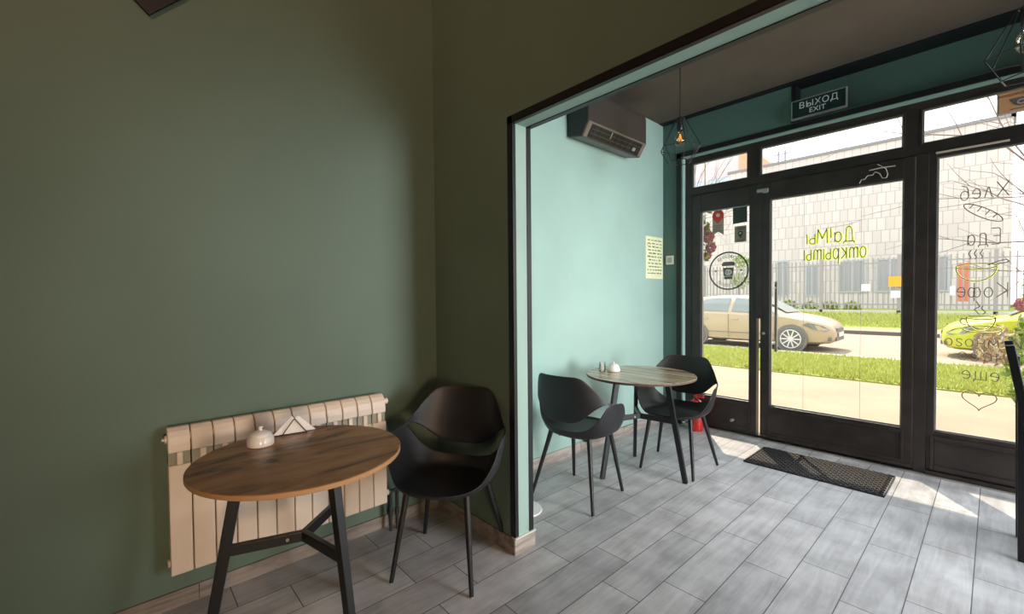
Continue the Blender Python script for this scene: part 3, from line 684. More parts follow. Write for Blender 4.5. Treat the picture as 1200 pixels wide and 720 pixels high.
# ------------------------------------------------------------------ moulded chairs
def lerp(a, b, t): return a+(b-a)*t
def curve(pts, x):
    if x <= pts[0][0]: return pts[0][1]
    for (x0, y0), (x1, y1) in zip(pts, pts[1:]):
        if x <= x1:
            t = (x-x0)/(x1-x0); return y0+(y1-y0)*t
    return pts[-1][1]
def scurve(pts, x):
    return sum(curve(pts, x+d)*w for d, w in ((-3,.2),(-1.5,.2),(0,.2),(1.5,.2),(3,.2)))
RIM = [(0,.842),(28,.842),(36,.828),(50,.765),(64,.690),(72,.668),(82,.660),(96,.655),(103,.640),(112,.560),(122,.482),(135,.462),(150,.458),(180,.455)]
BUCK = [(0,.478),(25,.482),(42,.500),(54,.545),(62,.600),(68,.655),(76,.668),(90,.668)]
PANL = [(0,.535),(20,.538),(30,.552),(38,.575),(46,.610),(54,.642),(62,.662),(70,.668)]
def wall_pt(th, z):
    """th in degrees, 0 = rear centre; local +Y is the front of the chair"""
    a = R_D(abs(th)); t = max(0., min(1., (z-.43)/.13)); g = .80+.20*math.sqrt(max(0, 1-(1-t)**2))
    hw = curve([(.43,.255),(.55,.272),(.66,.292),(.85,.262)], z)
    dback = curve([(.43,.215),(.54,.235),(.66,.245),(.85,.285)], z)
    dfr = .275
    c, s = math.cos(a), math.sin(a); e = 2.35
    dep = dback if c > 0 else dfr
    r = 1/((abs(s)/hw)**e + (abs(c)/dep)**e)**(1/e) if True else 0
    x = r*s*g*(1 if th >= 0 else -1); y = -r*c*g
    if abs(th) > 95:   # arms flare a little outwards in front
        k = min(1, (abs(th)-95)/15)*max(0, min(1, (z-.46)/.12)); x *= 1+.05*k
    return Vector((x, y, z))
def chair_shell():
    bm = NB(); TH = [i*3. for i in range(-60, 60)]
    nf, nw = 6, 7; rows = []
    # floor of the seat and bucket wall up to the bucket rim
    centre = bm.verts.new((0, .01, .428))
    for j in range(1, nf+1):
        ring = []
        for th in TH:
            p = wall_pt(th, .43); k = j/nf
            z = .428 + .004*k*k + .006*k*(-math.cos(R_D(th)))
            ring.append(bm.verts.new((p.x*k, .01*(1-k)+p.y*k, z)))
        rows.append(ring)
    def top1(th):
        a = abs(th); r = scurve(RIM, a); b = scurve(BUCK, a); return min(r, b) if a < 90 else r
    for j in range(1, nw+1):
        ring = []
        for th in TH:
            z1 = max(top1(th), .447); z = .432+(z1-.432)*(j/nw)**1.15
            z += .006*(-math.cos(R_D(th)))*(1-j/nw)
            ring.append(bm.verts.new(wall_pt(th, z)))
        rows.append(ring)
    n = len(TH)
    for i in range(n): bm.faces.new((centre, rows[0][i], rows[0][(i+1) % n]))
    for a, b in zip(rows, rows[1:]):
        for i in range(n):
            j = (i+1) % n; bm.faces.new((a[i], a[j], b[j], b[i]))
    return bm, rows[-1], TH, top1
def panel_bm():
    bm = NB(); TH = [i*3. for i in range(-29, 30)]; nw = 8; rows = []
    def lo(th): return min(scurve(PANL, abs(th)), scurve(RIM, abs(th))-.004) if abs(th) < 70 else min(scurve(BUCK, abs(th)), scurve(RIM, abs(th)))-.012
    for j in range(nw+1):
        ring = []
        for th in TH:
            z0 = lo(th); z1 = max(scurve(RIM, abs(th)), z0+.012); z = z0+(z1-z0)*j/nw
            ring.append(bm.verts.new(wall_pt(th, z)))
        rows.append(ring)
    for a, b in zip(rows, rows[1:]):
        for i in range(len(TH)-1): bm.faces.new((a[i], a[i+1], b[i+1], b[i]))
    return bm
def make_chair():
    t = thing('moulded_armchair', 'black moulded armchair standing against the partition wall beside the brown table', 'chair', (0,0,0), 0, 'black moulded armchairs')
    bm, *_ = chair_shell(); s = obj('seat', bm, M['blackplastic'], t, smooth=70)
    md = s.modifiers.new('thick', 'SOLIDIFY'); md.thickness = .007; md.offset = 0
    s.modifiers.new('sub', 'SUBSURF').levels = 1
    bm = panel_bm(); b = obj('backrest', bm, M['blackplastic'], t, smooth=70)
    md = b.modifiers.new('thick', 'SOLIDIFY'); md.thickness = .0075; md.offset = 0
    b.modifiers.new('sub', 'SUBSURF').levels = 1
    bm = NB(); box(bm, (0,0,.408), (.30,.035,.022), rz=R_D(42)); box(bm, (0,0,.408), (.30,.035,.022), rz=R_D(-42)); box(bm, (0,0,.418), (.2,.2,.014)); obj('under_frame', bm, M['blackmetal'], t)
    for sx in (-1, 1):
        for front in (1, 0):
            p0 = Vector((sx*.150, .125 if front else -.130, .432)); p1 = Vector((sx*(.200 if front else .240), .205 if front else -.230, .004))
            bm = NB(); tube(bm, p0, p1, .0165, .0105, n=16); l = obj('leg', bm, M['blackwood'], t, smooth=50)
            bm = NB(); tube(bm, p1+Vector((0,0,.004)), p1+Vector((0,0,-.004)), .009, n=10); obj('foot_glide', bm, M['metalgrey'], l, smooth=40)
    return t
ch = make_chair()
ch.location = (-1.835, 1.215, 0); ch.rotation_euler = (0, 0, R_D(180+33))
dup(ch, (-1.885, 2.330, 0), R_D(5), 'black moulded armchair with its back to us at the near side of the pale table')
dup(ch, (-1.665, 3.225, 0), R_D(180+7), 'black moulded armchair between the pale table and the glazed entrance')

# bar chair at the right edge
bc = thing('bar_chair', 'tall black chair cut off by the right edge of the picture', 'chair', (.30, 3.42, 0), 0)
for (x, y, hgt, lean) in ((-.205,-.10,1.075,-.045), (-.205,.22,1.075,-.045)):
    bm = NB(); bar(bm, (x+.01, y, 0), (x, y, .80), .034, .034, up=(1,0,0)); bar(bm, (x, y, .795), (x+lean, y, hgt), .034, .034, up=(1,0,0)); obj('rear_post', bm, M['blackwood'], bc, bevel=.004)
for y in (-.10, .22):
    bm = NB(); bar(bm, (.21, y, 0), (.20, y, .66), .034, .034, up=(1,0,0)); obj('leg', bm, M['blackwood'], bc, bevel=.004)
bm = NB(); bx(bm, -.21, .23, -.125, .245, .655, .69); obj('seat', bm, M['blackwood'], bc, bevel=.008)
for z in (.88, .97): 
    bm = NB(); bx(bm, -.235, -.215, -.09, .21, z, z+.05); obj('back_rail', bm, M['blackwood'], bc, bevel=.004)
bm = NB(); bar(bm, (-.2,.22,.25), (.205,.22,.25), .02, .03); bar(bm, (.205,-.10,.25), (.205,.22,.25), .02, .03); bar(bm, (-.2,-.10,.25), (.205,-.10,.25), .02, .03); obj('footrest', bm, M['blackwood'], bc)

# ------------------------------------------------------------------ doormat (rubber honeycomb)
bm = NB(); x0, x1, y0, y1 = -1.345, -.475, 3.710, 4.180; p = .042; rr = .0135
def ring_cell(cx_, cy_):
    n = 8; a = []; 
    for R2, z in ((p*.50, .0), (p*.50, .013), (p*.34, .013), (p*.34, .0)):
        a.append([bm.verts.new((cx_+R2*1.02*math.cos(2*PI*k/n), cy_+R2*.62*math.sin(2*PI*k/n), z)) for k in range(n)])
    for u, v in zip(a, a[1:]):
        for k in range(n): j = (k+1) % n; bm.faces.new((u[k], u[j], v[j], v[k]))
row = 0; y = y0+.014
while y < y1-.008:
    x = x0+.018+(p/2 if row % 2 else 0)
    while x < x1-.012: ring_cell(x, y); x += p
    y += p*.56; row += 1
bx(bm, x0, x1, y0, y0+.006, 0, .011); bx(bm, x0, x1, y1-.006, y1, 0, .011); bx(bm, x0, x0+.006, y0, y1, 0, .011); bx(bm, x1-.006, x1, y0, y1, 0, .011)
mt = obj('doormat', bm, M['rubber'], smooth=40); mt.rotation_euler = (0, 0, 0)
tag(mt, 'black rubber ring doormat lying in front of the wide door', 'doormat')

# ------------------------------------------------------------------ fire extinguisher and floor disc
fe = thing('fire_extinguisher', 'small red fire extinguisher on the floor behind the far chair', 'fire extinguisher', (-1.985, 4.255, 0))
bm = NB(); lathe(bm, [(0,.0),(.060,.0),(.066,.006),(.066,.245),(.062,.270),(.045,.295),(.022,.306),(.020,.315),(0,.315)], 36); obj('cylinder', bm, M['red'], fe, smooth=40)
bm = NB(); lathe(bm, [(0,.33),(.018,.33),(.018,.312),(0,.312)], 16); bx(bm, -.018, .075, -.01, .01, .328, .342); bx(bm, -.01, .085, -.009, .009, .352, .360); bx(bm, -.012, .002, -.009, .009, .34, .358); obj('valve_handle', bm, M['red'], fe)
bm = NB(); path(bm, [(-.01+.10*(t/9)**.7, -.02, .325-.02*math.sin(t/9*PI)-.13*(t/9)**2) for t in range(10)], .008, n=8); obj('hose', bm, M['blackplastic'], fe, smooth=50)
bm = NB(); lathe(bm, [(.0665,.09),(.0668,.09),(.0668,.20),(.0665,.20)], 36); obj('label_band', bm, mat('ext_label', (.42,.03,.03), .4), fe)
fs = thing('floor_stand', 'white round floor stand base behind the end of the partition wall', 'stand', (-1.975, 1.880, 0))
bm = NB(); lathe(bm, [(0,0),(.108,0),(.112,.004),(.110,.012),(.02,.020),(0,.020)], 48); obj('base', bm, M['white'], fs, smooth=40)
bm = NB(); tube(bm, (0,0,.018), (0,0,.92), .011, n=16); lathe(bm, [(.011,.91),(.018,.92),(.018,.94),(0,.95)], 16); obj('pole', bm, M['white'], fs, smooth=40)

# ------------------------------------------------------------------ outdoors
GZ = -.15
bm = NB(); bx(bm, -40, 30, 4.50, 9.35, -.4, GZ); struct('pavement', bm, M['walk'], 'beige pavement outside the doors', 'pavement')
bm = NB(); bx(bm, -40, 30, 9.35, 12.55, -.4, GZ+.02); struct('lawn', bm, M['grass'], 'grass strip between pavement and road', 'lawn')
bm = NB(); bx(bm, -40, 30, 12.55, 12.85, -.4, GZ+.04); struct('kerb', bm, M['kerb'], 'pale kerb along the near side of the road', 'kerb')
bm = NB(); bx(bm, -40, 30, 12.85, 20.2, -.4, GZ); struct('road', bm, M['road'], 'pale road behind the grass strip', 'road')
bm = NB(); bx(bm, -40, 30, 20.2, 20.3, -.4, GZ+.13); struct('kerb', bm, M['shade'], 'dark kerb face along the far side of the road', 'kerb')
bm = NB(); bx(bm, -40, 30, 20.3, 22.3, -.4, GZ+.13); struct('pavement', bm, M['walk'], 'far pavement below the fence', 'pavement')
bm = NB()
v = [bm.verts.new(c) for c in ((-40,22.3,GZ+.13),(30,22.3,GZ+.13),(30,24.2,.50),(-40,24.2,.50),(30,45,.50),(-40,45,.50))]
bm.faces.new(v[:4]); bm.faces.new((v[3], v[2], v[4], v[5])); struct('lawn', bm, M['grass'], 'grass bank in front of the fence', 'lawn')
def grass(name, x0, x1, y0, y1, zf, n, h, label, seed):
    r = random.Random(seed); vs = []; fs = []
    for i in range(n):
        x = r.uniform(x0, x1); y = r.uniform(y0, y1); z = zf(y); a = r.uniform(0, PI); w = .012+.012*r.random(); hh = h*(.5+r.random())
        dx, dy = w*math.cos(a), w*math.sin(a); k = len(vs); lx, ly = r.uniform(-.04,.04), r.uniform(-.04,.04)
        vs += [(x-dx, y-dy, z-.01), (x+dx, y+dy, z-.01), (x+lx, y+ly, z+hh)]; fs.append((k, k+1, k+2))
    me = bpy.data.meshes.new(name); me.from_pydata(vs, [], fs); me.materials.append(M['blade'])
    o = bpy.data.objects.new(name, me); C.objects.link(o); tag(o, label, 'grass', kind='stuff')
grass('grass', -6.5, 2.5, 9.37, 12.5, lambda y: GZ+.02, 26000, .07, 'bright short grass growing on the strip by the pavement', 1)
grass('grass', -13, 4, 22.4, 24.1, lambda y: GZ+.13+(y-22.3)/1.9*.52, 14000, .12, 'far grass growing on the bank below the fence', 2)

# canopy above the entrance (outside)
bm = NB(); bx(bm, -4.5, 4.5, 4.62, 5.50, 2.99, 3.09); struct('canopy', bm, M['canopy'], 'shallow canopy outside above the entrance', 'canopy')
bm = NB(); bx(bm, -6, XW-.2, 4.3, 4.62, -.3, 6); bx(bm, XR+.2, 7, 4.3, 4.62, -.3, 6); bx(bm, -6, 7, 4.60, 4.64, ZC-.1, 6); struct('outer_wall', bm, M['outwall'], 'outer wall of the cafe building', 'wall')

# cladded building
bb = thing('office_building', 'long building clad in pale staggered rectangular tiles behind the fence', 'building', (0,32,0))
bm = NB(); bx(bm, -12.6, .48, 0, 12, 0, 9.75); obj('wall', bm, M['tiles'], bb)
bm = NB(); bx(bm, -34, -12.6, .3, 8, 0, 8.7); obj('side_wing', bm, M['tiles'], bb)
bm = NB(); bx(bm, -12.7, .55, -.08, .15, 9.75, 9.90); bx(bm, .40, .58, -.08, 12, 9.75, 9.90); obj('roof_coping', bm, M['roofedge'], bb)
for k, (xa, xb_, za, zb) in enumerate([(-9.6,-8.9,1.2,3.5),(-8.0,-7.3,1.2,3.2),(-6.3,-5.0,1.4,3.3),(-4.6,-3.3,1.4,3.3),(-2.9,-1.6,1.4,3.3)]):
    bm = NB(); frame_rect(bm, xa, xb_, za, zb, xa+.09, xb_-.09, za+.09, zb-.09, -.06, .02); bx(bm, (xa+xb_)/2-.04, (xa+xb_)/2+.04, -.05, .02, za, zb)
    f = obj('window', bm, M['winframe'], bb); bm = NB(); bx(bm, xa+.09, xb_-.09, -.02, -.005, za+.09, zb-.09); obj('pane', bm, M['winglass'], f)
bm = NB()
for x in (-9.9, -9.5): tube(bm, (x, 1.2, 9.8), (x, 1.2, 10.9), .05)
for z in (10.2, 10.7): tube(bm, (-10.3, 1.2, z), (-9.2, 1.2, z), .035)
tube(bm, (-9.2,1.2,9.8), (-8.9,1.2,12.2), .025); obj('roof_railing', bm, M['roofedge'], bb)
ab = thing('apartment_building', 'pale taller building with orange gable at the upper left', 'building', (0,44.5,0))
bm = NB(); bx(bm, -42, -16.6, 0, 10, 0, 15.9); obj('wall', bm, M['pale'], ab)
bm = NB(); prism(bm, [(-42,15.9),(-16.5,15.9),(-13.5,12.9),(-13.5,9),(-16.6,9),(-16.6,15.4),(-42,15.4)], 'y', -.1, 6); obj('orange_gable', bm, M['orange'], ab)
for k in range(5):
    xa = -27+2.5*k
    bm = NB(); frame_rect(bm, xa, xa+2.1, 11.2, 12.9, xa+.1, xa+2.0, 11.3, 12.8, -.07, .02); bx(bm, xa+1., xa+1.1, -.05, 0, 11.3, 12.8); f = obj('window', bm, M['winframe'], ab)
    bm = NB(); bx(bm, xa+.1, xa+2.0, -.03, -.01, 11.3, 12.8); obj('pane', bm, mat('sky_glass', (.45,.55,.62), .2), f)
tw = thing('apartment_building', 'pale bluish tower beyond the right end of the tiled building', 'building', (0,46,0))
bm = NB(); bx(bm, 2.4, 12, 0, 8, 0, 13); obj('wall', bm, panels('tower_panels', (.62,.64,.68), (.40,.42,.46), 1.6, 1.4, 0, .12), tw)
bm = NB(); bx(bm, 2.3, 12.1, -.1, 8, 13, 13.2); obj('roof_coping', bm, M['roofedge'], tw)

# fence
fn = thing('metal_fence', 'tall grey picket fence running along the far grass bank', 'fence', (0,24.3,0))
bm = NB(); bx(bm, -14, 4, -.06, .06, .35, .62); obj('plinth', bm, M['plinth'], fn)
px = [-13.6+2.72*k for k in range(7)]
for k, x in enumerate(px):
    bm = NB(); bx(bm, x-.06, x+.06, -.06, .06, .5, 2.95); obj('post', bm, M['fence'], fn)
for k in range(len(px)-1):
    bm = NB(); x = px[k]+.17
    while x < px[k+1]-.08: bx(bm, x-.022, x+.022, -.02, .02, .68, 2.86); x += .17
    bx(bm, px[k], px[k+1], -.015, .015, .85, .90); bx(bm, px[k], px[k+1], -.015, .015, 2.62, 2.67)
    obj('picket_panel', bm, M['fence'], fn)
pl = thing('placard', 'orange and white placard fixed on the fence beside the door post', 'placard', (-2.87,24.2,0))
bm = NB(); bx(bm, -.18, .28, -.02, .02, 1.62, 2.05); obj('orange_panel', bm, M['placard'], pl)
bm = NB(); bx(bm, -.10, .20, -.02, .02, 1.15, 1.45); obj('white_panel', bm, M['whiteboard'], pl)
bm = NB(); bx(bm, -3.95, -3.65, 24.18, 24.22, 1.45, 1.75); tag(obj('placard', bm, M['whiteboard']), 'small white placard hanging on the fence left of the orange one', 'placard')
bm = NB(); bx(bm, -1.02, -.66, 24.42, 24.46, 1.0, 2.5); tag(obj('banner', bm, M['banner']), 'upright red banner standing behind the fence in the right window', 'banner')
bm = NB(); bx(bm, -1.20, -1.06, 24.12, 24.16, 1.25, 1.6); tag(obj('placard', bm, M['whiteboard']), 'white placard beside the red banner', 'placard')

# shrubs and trees
def leaves(bm, cx_, cy_, cz_, rx, ry, rz_, n, s, r):
    for i in range(n):
        while True:
            u = Vector((r.uniform(-1,1), r.uniform(-1,1), r.uniform(-1,1)))
            if u.length < 1: break
        p = Vector((cx_+u.x*rx, cy_+u.y*ry, cz_+u.z*rz_)); q = Euler((r.uniform(0,6), r.uniform(0,6), r.uniform(0,6))).to_matrix()
        k = s*(.6+.8*r.random()); vs = [bm.verts.new(p+q @ Vector(c)*k) for c in ((-.5,0,0),(0,-.28,.05),(.5,0,0),(0,.28,.05))]; bm.faces.new(vs)
def branchy(bm, p, d, L, r0, depth, r, spread=.55):
    q = p+d*L; tube(bm, p, q, r0, r0*.68, n=5, cap=False)
    if depth == 0: return
    for k in range(3 if depth > 2 else 2):
        nd = (d+Vector((r.uniform(-1,1), r.uniform(-1,1), r.uniform(-.55,.8)))*spread).normalized()
        branchy(bm, q if k else p+d*L*.7, nd, L*r.uniform(.62,.85), r0*.6, depth-1, r, spread)
def tree(loc, h, lab, seed, crown=None, nleaf=0, ls=.2):
    t = thing('tree', lab, 'tree', loc); r = random.Random(seed)
    bm = NB(); branchy(bm, Vector((0,0,-.1)), Vector((0,0,1)), h, h*.035, 3, r); obj('trunk', bm, M['bark'], t)
    if crown:
        bm = NB()
        for (a, b, c, R3) in crown: leaves(bm, a, b, c, R3, R3, R3*.9, nleaf, ls, r)
        obj('foliage', bm, M['leaf'], t)
tree((-12.6, 21.8, 0), 2.6, 'leafy tree seen through the small left transom', 4, [(0,0,4.6,1.5),(.3,0,6.0,1.2),(-.5,.3,3.6,1.2)], 420, .26)
tree((-9.4, 25.2, .5), 1.2, 'pale green small tree behind the fence near the door handle', 5, [(0,0,1.6,.5),(.1,0,2.6,.45)], 220, .14)
bt = thing('bare_tree', 'bare branching tree outside the right window', 'tree', (1.45, 8.3, GZ)); r = random.Random(12)
bm = NB()
tube(bm, (0,0,-.05), (-.05,0,1.6), .09, .075, n=8, cap=False)
def br2(p, d, L, r0, depth):
    pts = [p]; cur = p; dd = d
    for k in range(4):
        dd = (dd+Vector((r.uniform(-.16,.16), r.uniform(-.16,.16), r.uniform(-.10,.14)))).normalized(); cur = cur+dd*L/4; pts.append(cur)
    for k in range(4): tube(bm, pts[k], pts[k+1], r0*(1-.14*k), r0*(1-.14*(k+1)), n=5, cap=False)
    if depth:
        for k in (1, 2, 3, 4):
            s = 1 if (k % 2) else -1
            nd = (dd+Vector((r.uniform(-.6,.6), r.uniform(-.4,.4), s*r.uniform(.25,.75)))).normalized()
            br2(pts[k], nd, L*r.uniform(.45,.65), r0*.5, depth-1)
for dv, z, L in (((-.85,.1,.62),1.7,1.5), ((-.95,-.1,.35),1.6,1.3), ((-.6,.3,.9),1.8,1.9), ((-.2,.0,1),1.8,2.3), ((.5,.1,.9),1.5,2), ((-.9,0,.12),1.5,1.1), ((-.75,-.2,.8),1.8,2.2)):
    br2(Vector((-.05,0,z)), Vector(dv).normalized(), L, .020, 2)
obj('branches', bm, M['bark'], bt)
bt2 = thing('bare_tree', 'bare thin tree in front of the pale building at the upper left', 'tree', (-7.6, 20.6, GZ)); r = random.Random(31)
bm = NB(); tube(bm, (0,0,0), (0,0,3.2), .08, .05, n=7, cap=False)
# only its high twigs show through the small transom
bm.free(); bm = NB(); tube(bm, (-3.6,1.2,0), (-3.6,1.2,4), .12, .08, n=7, cap=False)
for dv, L in (((.8,0,.8),3.2), ((.5,0,1),3.4), ((-.3,0,1),3), ((.9,.1,.45),2.8), ((.2,0,1),3.6)): br2(Vector((-3.6,1.2,3.9)), Vector(dv).normalized(), L, .045, 2)
obj('branches', bm, M['bark'], bt2)
for i, (x, y, z, R3) in enumerate(((-6.0,24.9,.75,.4),(-5.2,24.9,.75,.4),(-6.9,24.9,.8,.42),(-7.8,24.9,.8,.4),(-4.4,24.9,.75,.38))):
    bm = NB(); r = random.Random(50+i); leaves(bm, 0, 0, 0, R3*.95, R3*.6, R3*.7, 260, .13, r)
    tag(obj('shrub', bm, M['leaf'], loc=(x, y, z-.02)), 'low yellow-green shrub of the clipped row behind the fence', 'shrub', 'low shrubs in a row behind the fence')

bm = NB(); r = random.Random(77)
for a, b, c, q in ((.35,0,.45,.55),(.95,.1,.55,.7),(1.7,0,.6,.75),(2.4,0,.55,.7)): leaves(bm, a-.35, b, c, q*.62, .35, q*.75, 420, .10, r)
tag(obj('shrub', bm, mat('reddish_leaf', (.42,.28,.20), .8, col2=(.55,.45,.22), nscale=8), loc=(.02, 12.95, GZ)), 'reddish brown bush in front of the yellow-green car', 'shrub')
# flower garlands outside beside the glass
def garland(loc, pts, flowers, lab, nl):
    g = thing('flower_garland', lab, 'flowers', loc); r = random.Random(9+len(pts))
    bm = NB(); path(bm, [Vector((pts[0][0], pts[0][1], 2.992))]+[Vector(p) for p in pts], .004, n=5)
    obj('stem', bm, M['garland'], g)
    bm = NB()
    for p in pts: leaves(bm, p[0], p[1], p[2], .07, .05, .09, nl, .07, r)
    obj('foliage', bm, M['garland'], g)
    for f in flowers:
        bm = NB()
        for ringi, (R3, n, zz) in enumerate(((f[3], 8, 0), (f[3]*.7, 6, -.012), (f[3]*.4, 5, -.022))):
            for k in range(n):
                a = 2*PI*k/n+ringi*.4; c = Vector((f[0]+R3*.6*math.cos(a), f[1]+zz, f[2]+R3*.6*math.sin(a)))
                bmesh.ops.create_icosphere(bm, subdivisions=1, radius=R3*.45, matrix=Matrix.Translation(c) @ Matrix.Diagonal((1,.35,1,1)))
        obj('flower', bm, M['petal'], g, smooth=60)
garland((0,4.72,0), [(.21,0,1.55),(.18,0,1.40),(.15,0,1.25),(.16,.0,1.12),(.12,0,1.0),(.13,0,.88),(.10,0,.78),(.11,0,.70),(.12,0,.60)], [(.135,-.02,1.255,.055),(.20,0,1.45,.05)], 'pink flower garland with green leaves outside the right window', 22)
garland((0,4.70,0), [(-2.10,0,2.18),(-2.09,0,2.05),(-2.08,0,1.92),(-2.10,0,1.78)], [(-2.055,-.01,1.95,.065),(-2.03,-.01,1.84,.06),(-2.09,0,2.03,.05),(-2.07,0,1.76,.045)], 'pink flower garland outside the narrow door', 12)

# ------------------------------------------------------------------ cars
def make_car(paint, lab, loc, rz):
    """local: +X front, near side -Y; length 4.25 m, width 1.75 m"""
    t = thing('car', lab, 'car', loc, rz, 'cars on the road')
    # stations: x, lower z, belt z (shoulder), top z, half width at belt, half width at top
    S = [(-2.10,.42,.72,.78,.60,.50),(-2.06,.32,.86,.92,.76,.62),(-1.9,.24,.95,1.12,.82,.64),(-1.6,.20,.97,1.32,.85,.60),(-1.25,.19,.97,1.43,.87,.58),(-.7,.18,.96,1.47,.88,.58),(-.2,.18,.95,1.475,.88,.58),
         (.2,.18,.94,1.43,.88,.57),(.55,.18,.93,1.27,.88,.60),(.85,.18,.92,1.10,.87,.66),(1.08,.18,.90,.975,.86,.70),(1.3,.18,.86,.94,.86,.66),(1.6,.19,.80,.89,.84,.60),(1.85,.20,.73,.83,.78,.54),(2.02,.22,.66,.75,.68,.46),(2.10,.28,.58,.66,.56,.40),(2.13,.36,.50,.56,.46,.34)]
    bm = NB(); rings = []
    for x, zl, zb, zt, wb, wt in S:
        half = [(0, zl), (wb*.80, zl), (wb*.97, zl+.06), (wb*1.0, zl+(zb-zl)*.55), (wb*.985, zb-.02), (wb*.95, zb+.01), (wt+(wb-wt)*.45, zb+(zt-zb)*.55), (wt, zt-.035), (wt*.85, zt-.005), (0, zt)]
        ring = [(-y, z) for y, z in half] + [(y, z) for y, z in half[-2:0:-1]]
        rings.append([bm.verts.new((x, y, z)) for y, z in ring])
    n = len(rings[0])
    for a, b in zip(rings, rings[1:]):
        for i in range(n): j = (i+1) % n; bm.faces.new((a[i], a[j], b[j], b[i]))
    bm.faces.new(rings[0]); bm.faces.new(rings[-1][::-1])
    body = obj('body', bm, paint, t, smooth=40)
    # side windows sit on the shoulder-to-roof slope
    def sidep(x, f, s, off=.012):
        for A, B in zip(S, S[1:]):
            if A[0] <= x <= B[0]:
                k = (x-A[0])/(B[0]-A[0]); zl, zb, zt, wb, wt = [lerp(A[i], B[i], k) for i in range(1, 6)]
                p0 = (wb*.95, zb+.01); p1 = (wt+(wb-wt)*.45, zb+(zt-zb)*.55); p2 = (wt, zt-.035)
                q = (lerp(p0[0],p1[0],f*2), lerp(p0[1],p1[1],f*2)) if f < .5 else (lerp(p1[0],p2[0],f*2-1), lerp(p1[1],p2[1],f*2-1))
                return (x, s*(q[0]+off), q[1]+off*.3)
    def win(name, xs0, xs1, f0, f1, tl, tr, s):
        bm = NB(); N = 6; low = []; hi = []
        mid = []
        for i in range(N+1):
            k = i/N; low.append(bm.verts.new(sidep(lerp(xs0, xs1, k), f0, s))); mid.append(bm.verts.new(sidep(lerp(lerp(xs0,tl,.5), lerp(xs1,tr,.5), k), .5, s))); hi.append(bm.verts.new(sidep(lerp(tl, tr, k), f1, s)))
        for a, b in ((low, mid), (mid, hi)):
            for i in range(N): bm.faces.new((a[i], a[i+1], b[i+1], b[i]))
        obj(name, bm, M['carglass'], t)
    for s in (-1, 1):
        win('side_window', -.28, .98, .08, .90, -.22, .42, s); win('side_window', -1.32, -.38, .08, .90, -1.10, -.34, s); win('side_window', -1.72, -1.42, .12, .85, -1.45, -1.22, s)
    bm = NB(); vs = [bm.verts.new(c) for c in ((1.06,-.60,.985),(1.06,.60,.985),(.30,.50,1.425),(.30,-.50,1.425))]; bm.faces.new(vs); xform(bm, Matrix.Translation((.02,0,.02))); obj('windscreen', bm, M['carglass'], t)
    bm = NB()
    for s in (-1, 1):
        for x in (-.34, -1.38, .86):
            pts = [(x, s*.889, .28), (x, s*.892, .60), (x-.0, s*.872, .93)]; path(bm, pts, .006, n=4)
        path(bm, [(-1.38, s*.892, .42), (.86, s*.892, .42)], .008, n=4)
    obj('door_seam', bm, M['cardark'], t)
    for s in (-1, 1):
        for x in (-.55, .55):
            pass
        for x in (-.50, .0):
            bm = NB(); bx(bm, x-.62 if x < -.2 else x-.25, x-.44 if x < -.2 else x-.07, s*.895-.012, s*.895+.012, .78, .81); obj('door_handle', bm, paint, t, bevel=.004)
        bm = NB(); box(bm, (.72, s*.99, 1.00), (.12,.16,.11)); obj('wing_mirror', bm, paint, t, bevel=.03)
        bm = NB(); vs = [(1.50,.70),(1.62,.75),(1.92,.67),(2.05,.57),(1.98,.53),(1.75,.58)]
        def wy(x): return curve([(1.3,.86),(1.6,.845),(1.85,.785),(2.02,.69),(2.10,.57)], x)
        f = [bm.verts.new((x, s*(wy(x)+.012), z)) for x, z in vs]; bm.faces.new(f); ins = [bm.verts.new((x-.02, s*(wy(x)-.25), z+.02)) for x, z in vs]
        for i in range(len(vs)): j = (i+1) % len(vs); bm.faces.new((f[i], f[j], ins[j], ins[i]))
        obj('headlamp', bm, M['headlamp'], t)
        bm = NB(); box(bm, (2.02, s*.56, .34), (.12,.22,.10)); obj('fog_lamp', bm, M['cardark'], t, bevel=.02)
    bm = NB(); box(bm, (2.115,0,.56), (.06,.70,.10)); box(bm, (2.12,0,.33), (.06,.80,.10)); obj('grille', bm, M['cardark'], t, bevel=.01)
    bm = NB(); box(bm, (2.16,0,.44), (.02,.50,.11)); obj('number_plate', bm, M['plate'], t)
    for s in (-1, 1):
        for x in (-1.30, 1.25):
            bm = NB(); tube(bm, (x, s*.80, .32), (x, s*.900, .32), .375, n=32); bm2 = bm
            obj('wheel_arch', bm, M['cardark'], t, smooth=40)
            bm = NB(); tube(bm, (x, s*.72, .315), (x, s*.915, .315), .315, n=32); w = obj('wheel', bm, M['tyre'], t, smooth=40, bevel=.02)
            bm = NB(); c = Vector((x, s*.925, .315))
            lat = [(x+.235*math.cos(a), s*.922, .315+.235*math.sin(a)) for a in [2*PI*k/28 for k in range(28)]]; path(bm, lat, .014, n=5, closed=True)
            tube(bm, (x, s*.90, .315), (x, s*.935, .315), .05, n=14)
            for k in range(10):
                a = 2*PI*k/10; bar(bm, c, c+Vector((.23*math.cos(a), 0, .23*math.sin(a))), .012, .032, up=(-math.sin(a), 0, math.cos(a)))
            obj('rim', bm, M['rim'], w)
    return t
make_car(M['car'], 'champagne coloured hatchback parked beyond the grass strip', (-4.86, 14.05, GZ), 0)
make_car(M['caryellow'], 'yellow-green car partly hidden by leaves in the right window', (1.28, 14.9, GZ), PI)

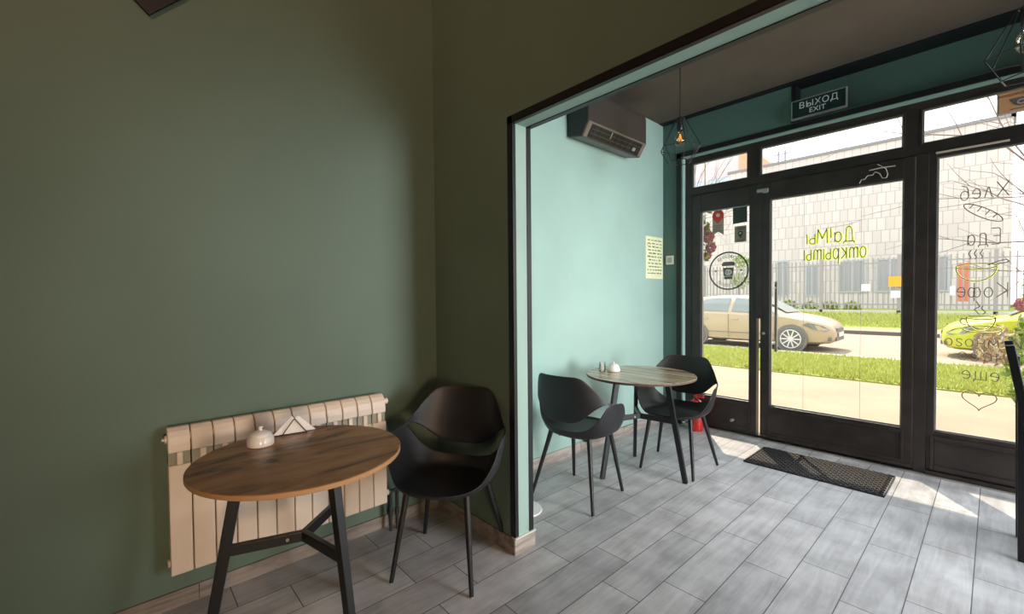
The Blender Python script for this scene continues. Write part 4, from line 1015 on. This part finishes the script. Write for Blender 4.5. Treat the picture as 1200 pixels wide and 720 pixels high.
# ------------------------------------------------------------------ lights
def area(name, loc, target, sx, sy, energy, col, spread=180):
    l = bpy.data.lights.new(name, 'AREA'); l.shape = 'RECTANGLE'; l.size = sx; l.size_y = sy; l.energy = energy; l.color = col; l.spread = R_D(spread)
    o = bpy.data.objects.new(name, l); C.objects.link(o); o.location = loc
    o.rotation_euler = (Vector(target)-Vector(loc)).to_track_quat('-Z', 'Y').to_euler()
    return o
sun = bpy.data.lights.new('sun', 'SUN'); sun.energy = 6.6; sun.angle = R_D(.6); sun.color = (1,.87,.68)
so = bpy.data.objects.new('sun', sun); C.objects.link(so); so.rotation_euler = Vector((.406,-.574,-1)).to_track_quat('-Z','Y').to_euler()
w = bpy.data.worlds.new('world'); SC.world = w; w.use_nodes = True; nt = w.node_tree; bg = nt.nodes['Background']
tcw = nt.nodes.new('ShaderNodeTexCoord'); spw = nt.nodes.new('ShaderNodeSeparateXYZ'); nt.links.new(tcw.outputs['Generated'], spw.inputs[0])
rw = nt.nodes.new('ShaderNodeValToRGB'); rw.color_ramp.elements[0].position = .0; rw.color_ramp.elements[0].color = (1,.97,.95,1); rw.color_ramp.elements[1].position = .8; rw.color_ramp.elements[1].color = (.72,.86,1,1)
nt.links.new(spw.outputs['Z'], rw.inputs['Fac']); nt.links.new(rw.outputs['Color'], bg.inputs['Color']); bg.inputs['Strength'].default_value = 2.85
area('window_daylight', (3.4, 3.25, 1.55), (-2.4, 3.0, 1.35), 1.6, 2.2, 62, (.93,.96,1), 66)  # added fill light in front of the right wall, no window there
area('ceiling_daylight', (1.1, 3.35, 3.08), (.4, 3.45, 0), 2.0, 1.5, 66, (.94,.95,1), 108)  # added unseen fill under the ceiling to brighten the entrance room
area('warm_room_lamp', (.3, -1.2, 3.75), (-1.9, .9, 3.1), .5, .5, 15, (1,.56,.36), 95)
area('warm_side_lamp', (2.7, -.7, .95), (-2.3, .6, .85), .6, .7, 13, (1,.68,.42), 70)  # added unseen warm fill, set low to spare the floor

# ------------------------------------------------------------------ camera
cam = bpy.data.cameras.new('camera'); co = bpy.data.objects.new('camera', cam); C.objects.link(co)
cam.sensor_fit = 'HORIZONTAL'; cam.sensor_width = 36; cam.lens = 36*514/1200; cam.clip_start = .02; cam.clip_end = 300
def nrm(v): return v.normalized()
f_ = 514.
Yc = nrm(Vector((1167-600, -(343-360), -f_))); Xc = -nrm(Vector((134-600, -(352-360), -f_))); Xc = nrm(Xc-Yc*Xc.dot(Yc)); Zc = Xc.cross(Yc)
Rm = Matrix((Xc, Yc, Zc))      # rows: world axes in camera space -> world = Rm @ cam
co.matrix_world = Matrix.Translation((0, 0, 1.34)) @ Rm.to_4x4()
SC.camera = co
SC.view_settings.view_transform = 'Standard'; SC.view_settings.look = 'None'; SC.view_settings.exposure = 0
SC.cycles.use_denoising = True
SC.cycles.max_bounces = 10; SC.cycles.transparent_max_bounces = 24
SC.cycles.sample_clamp_indirect = 6
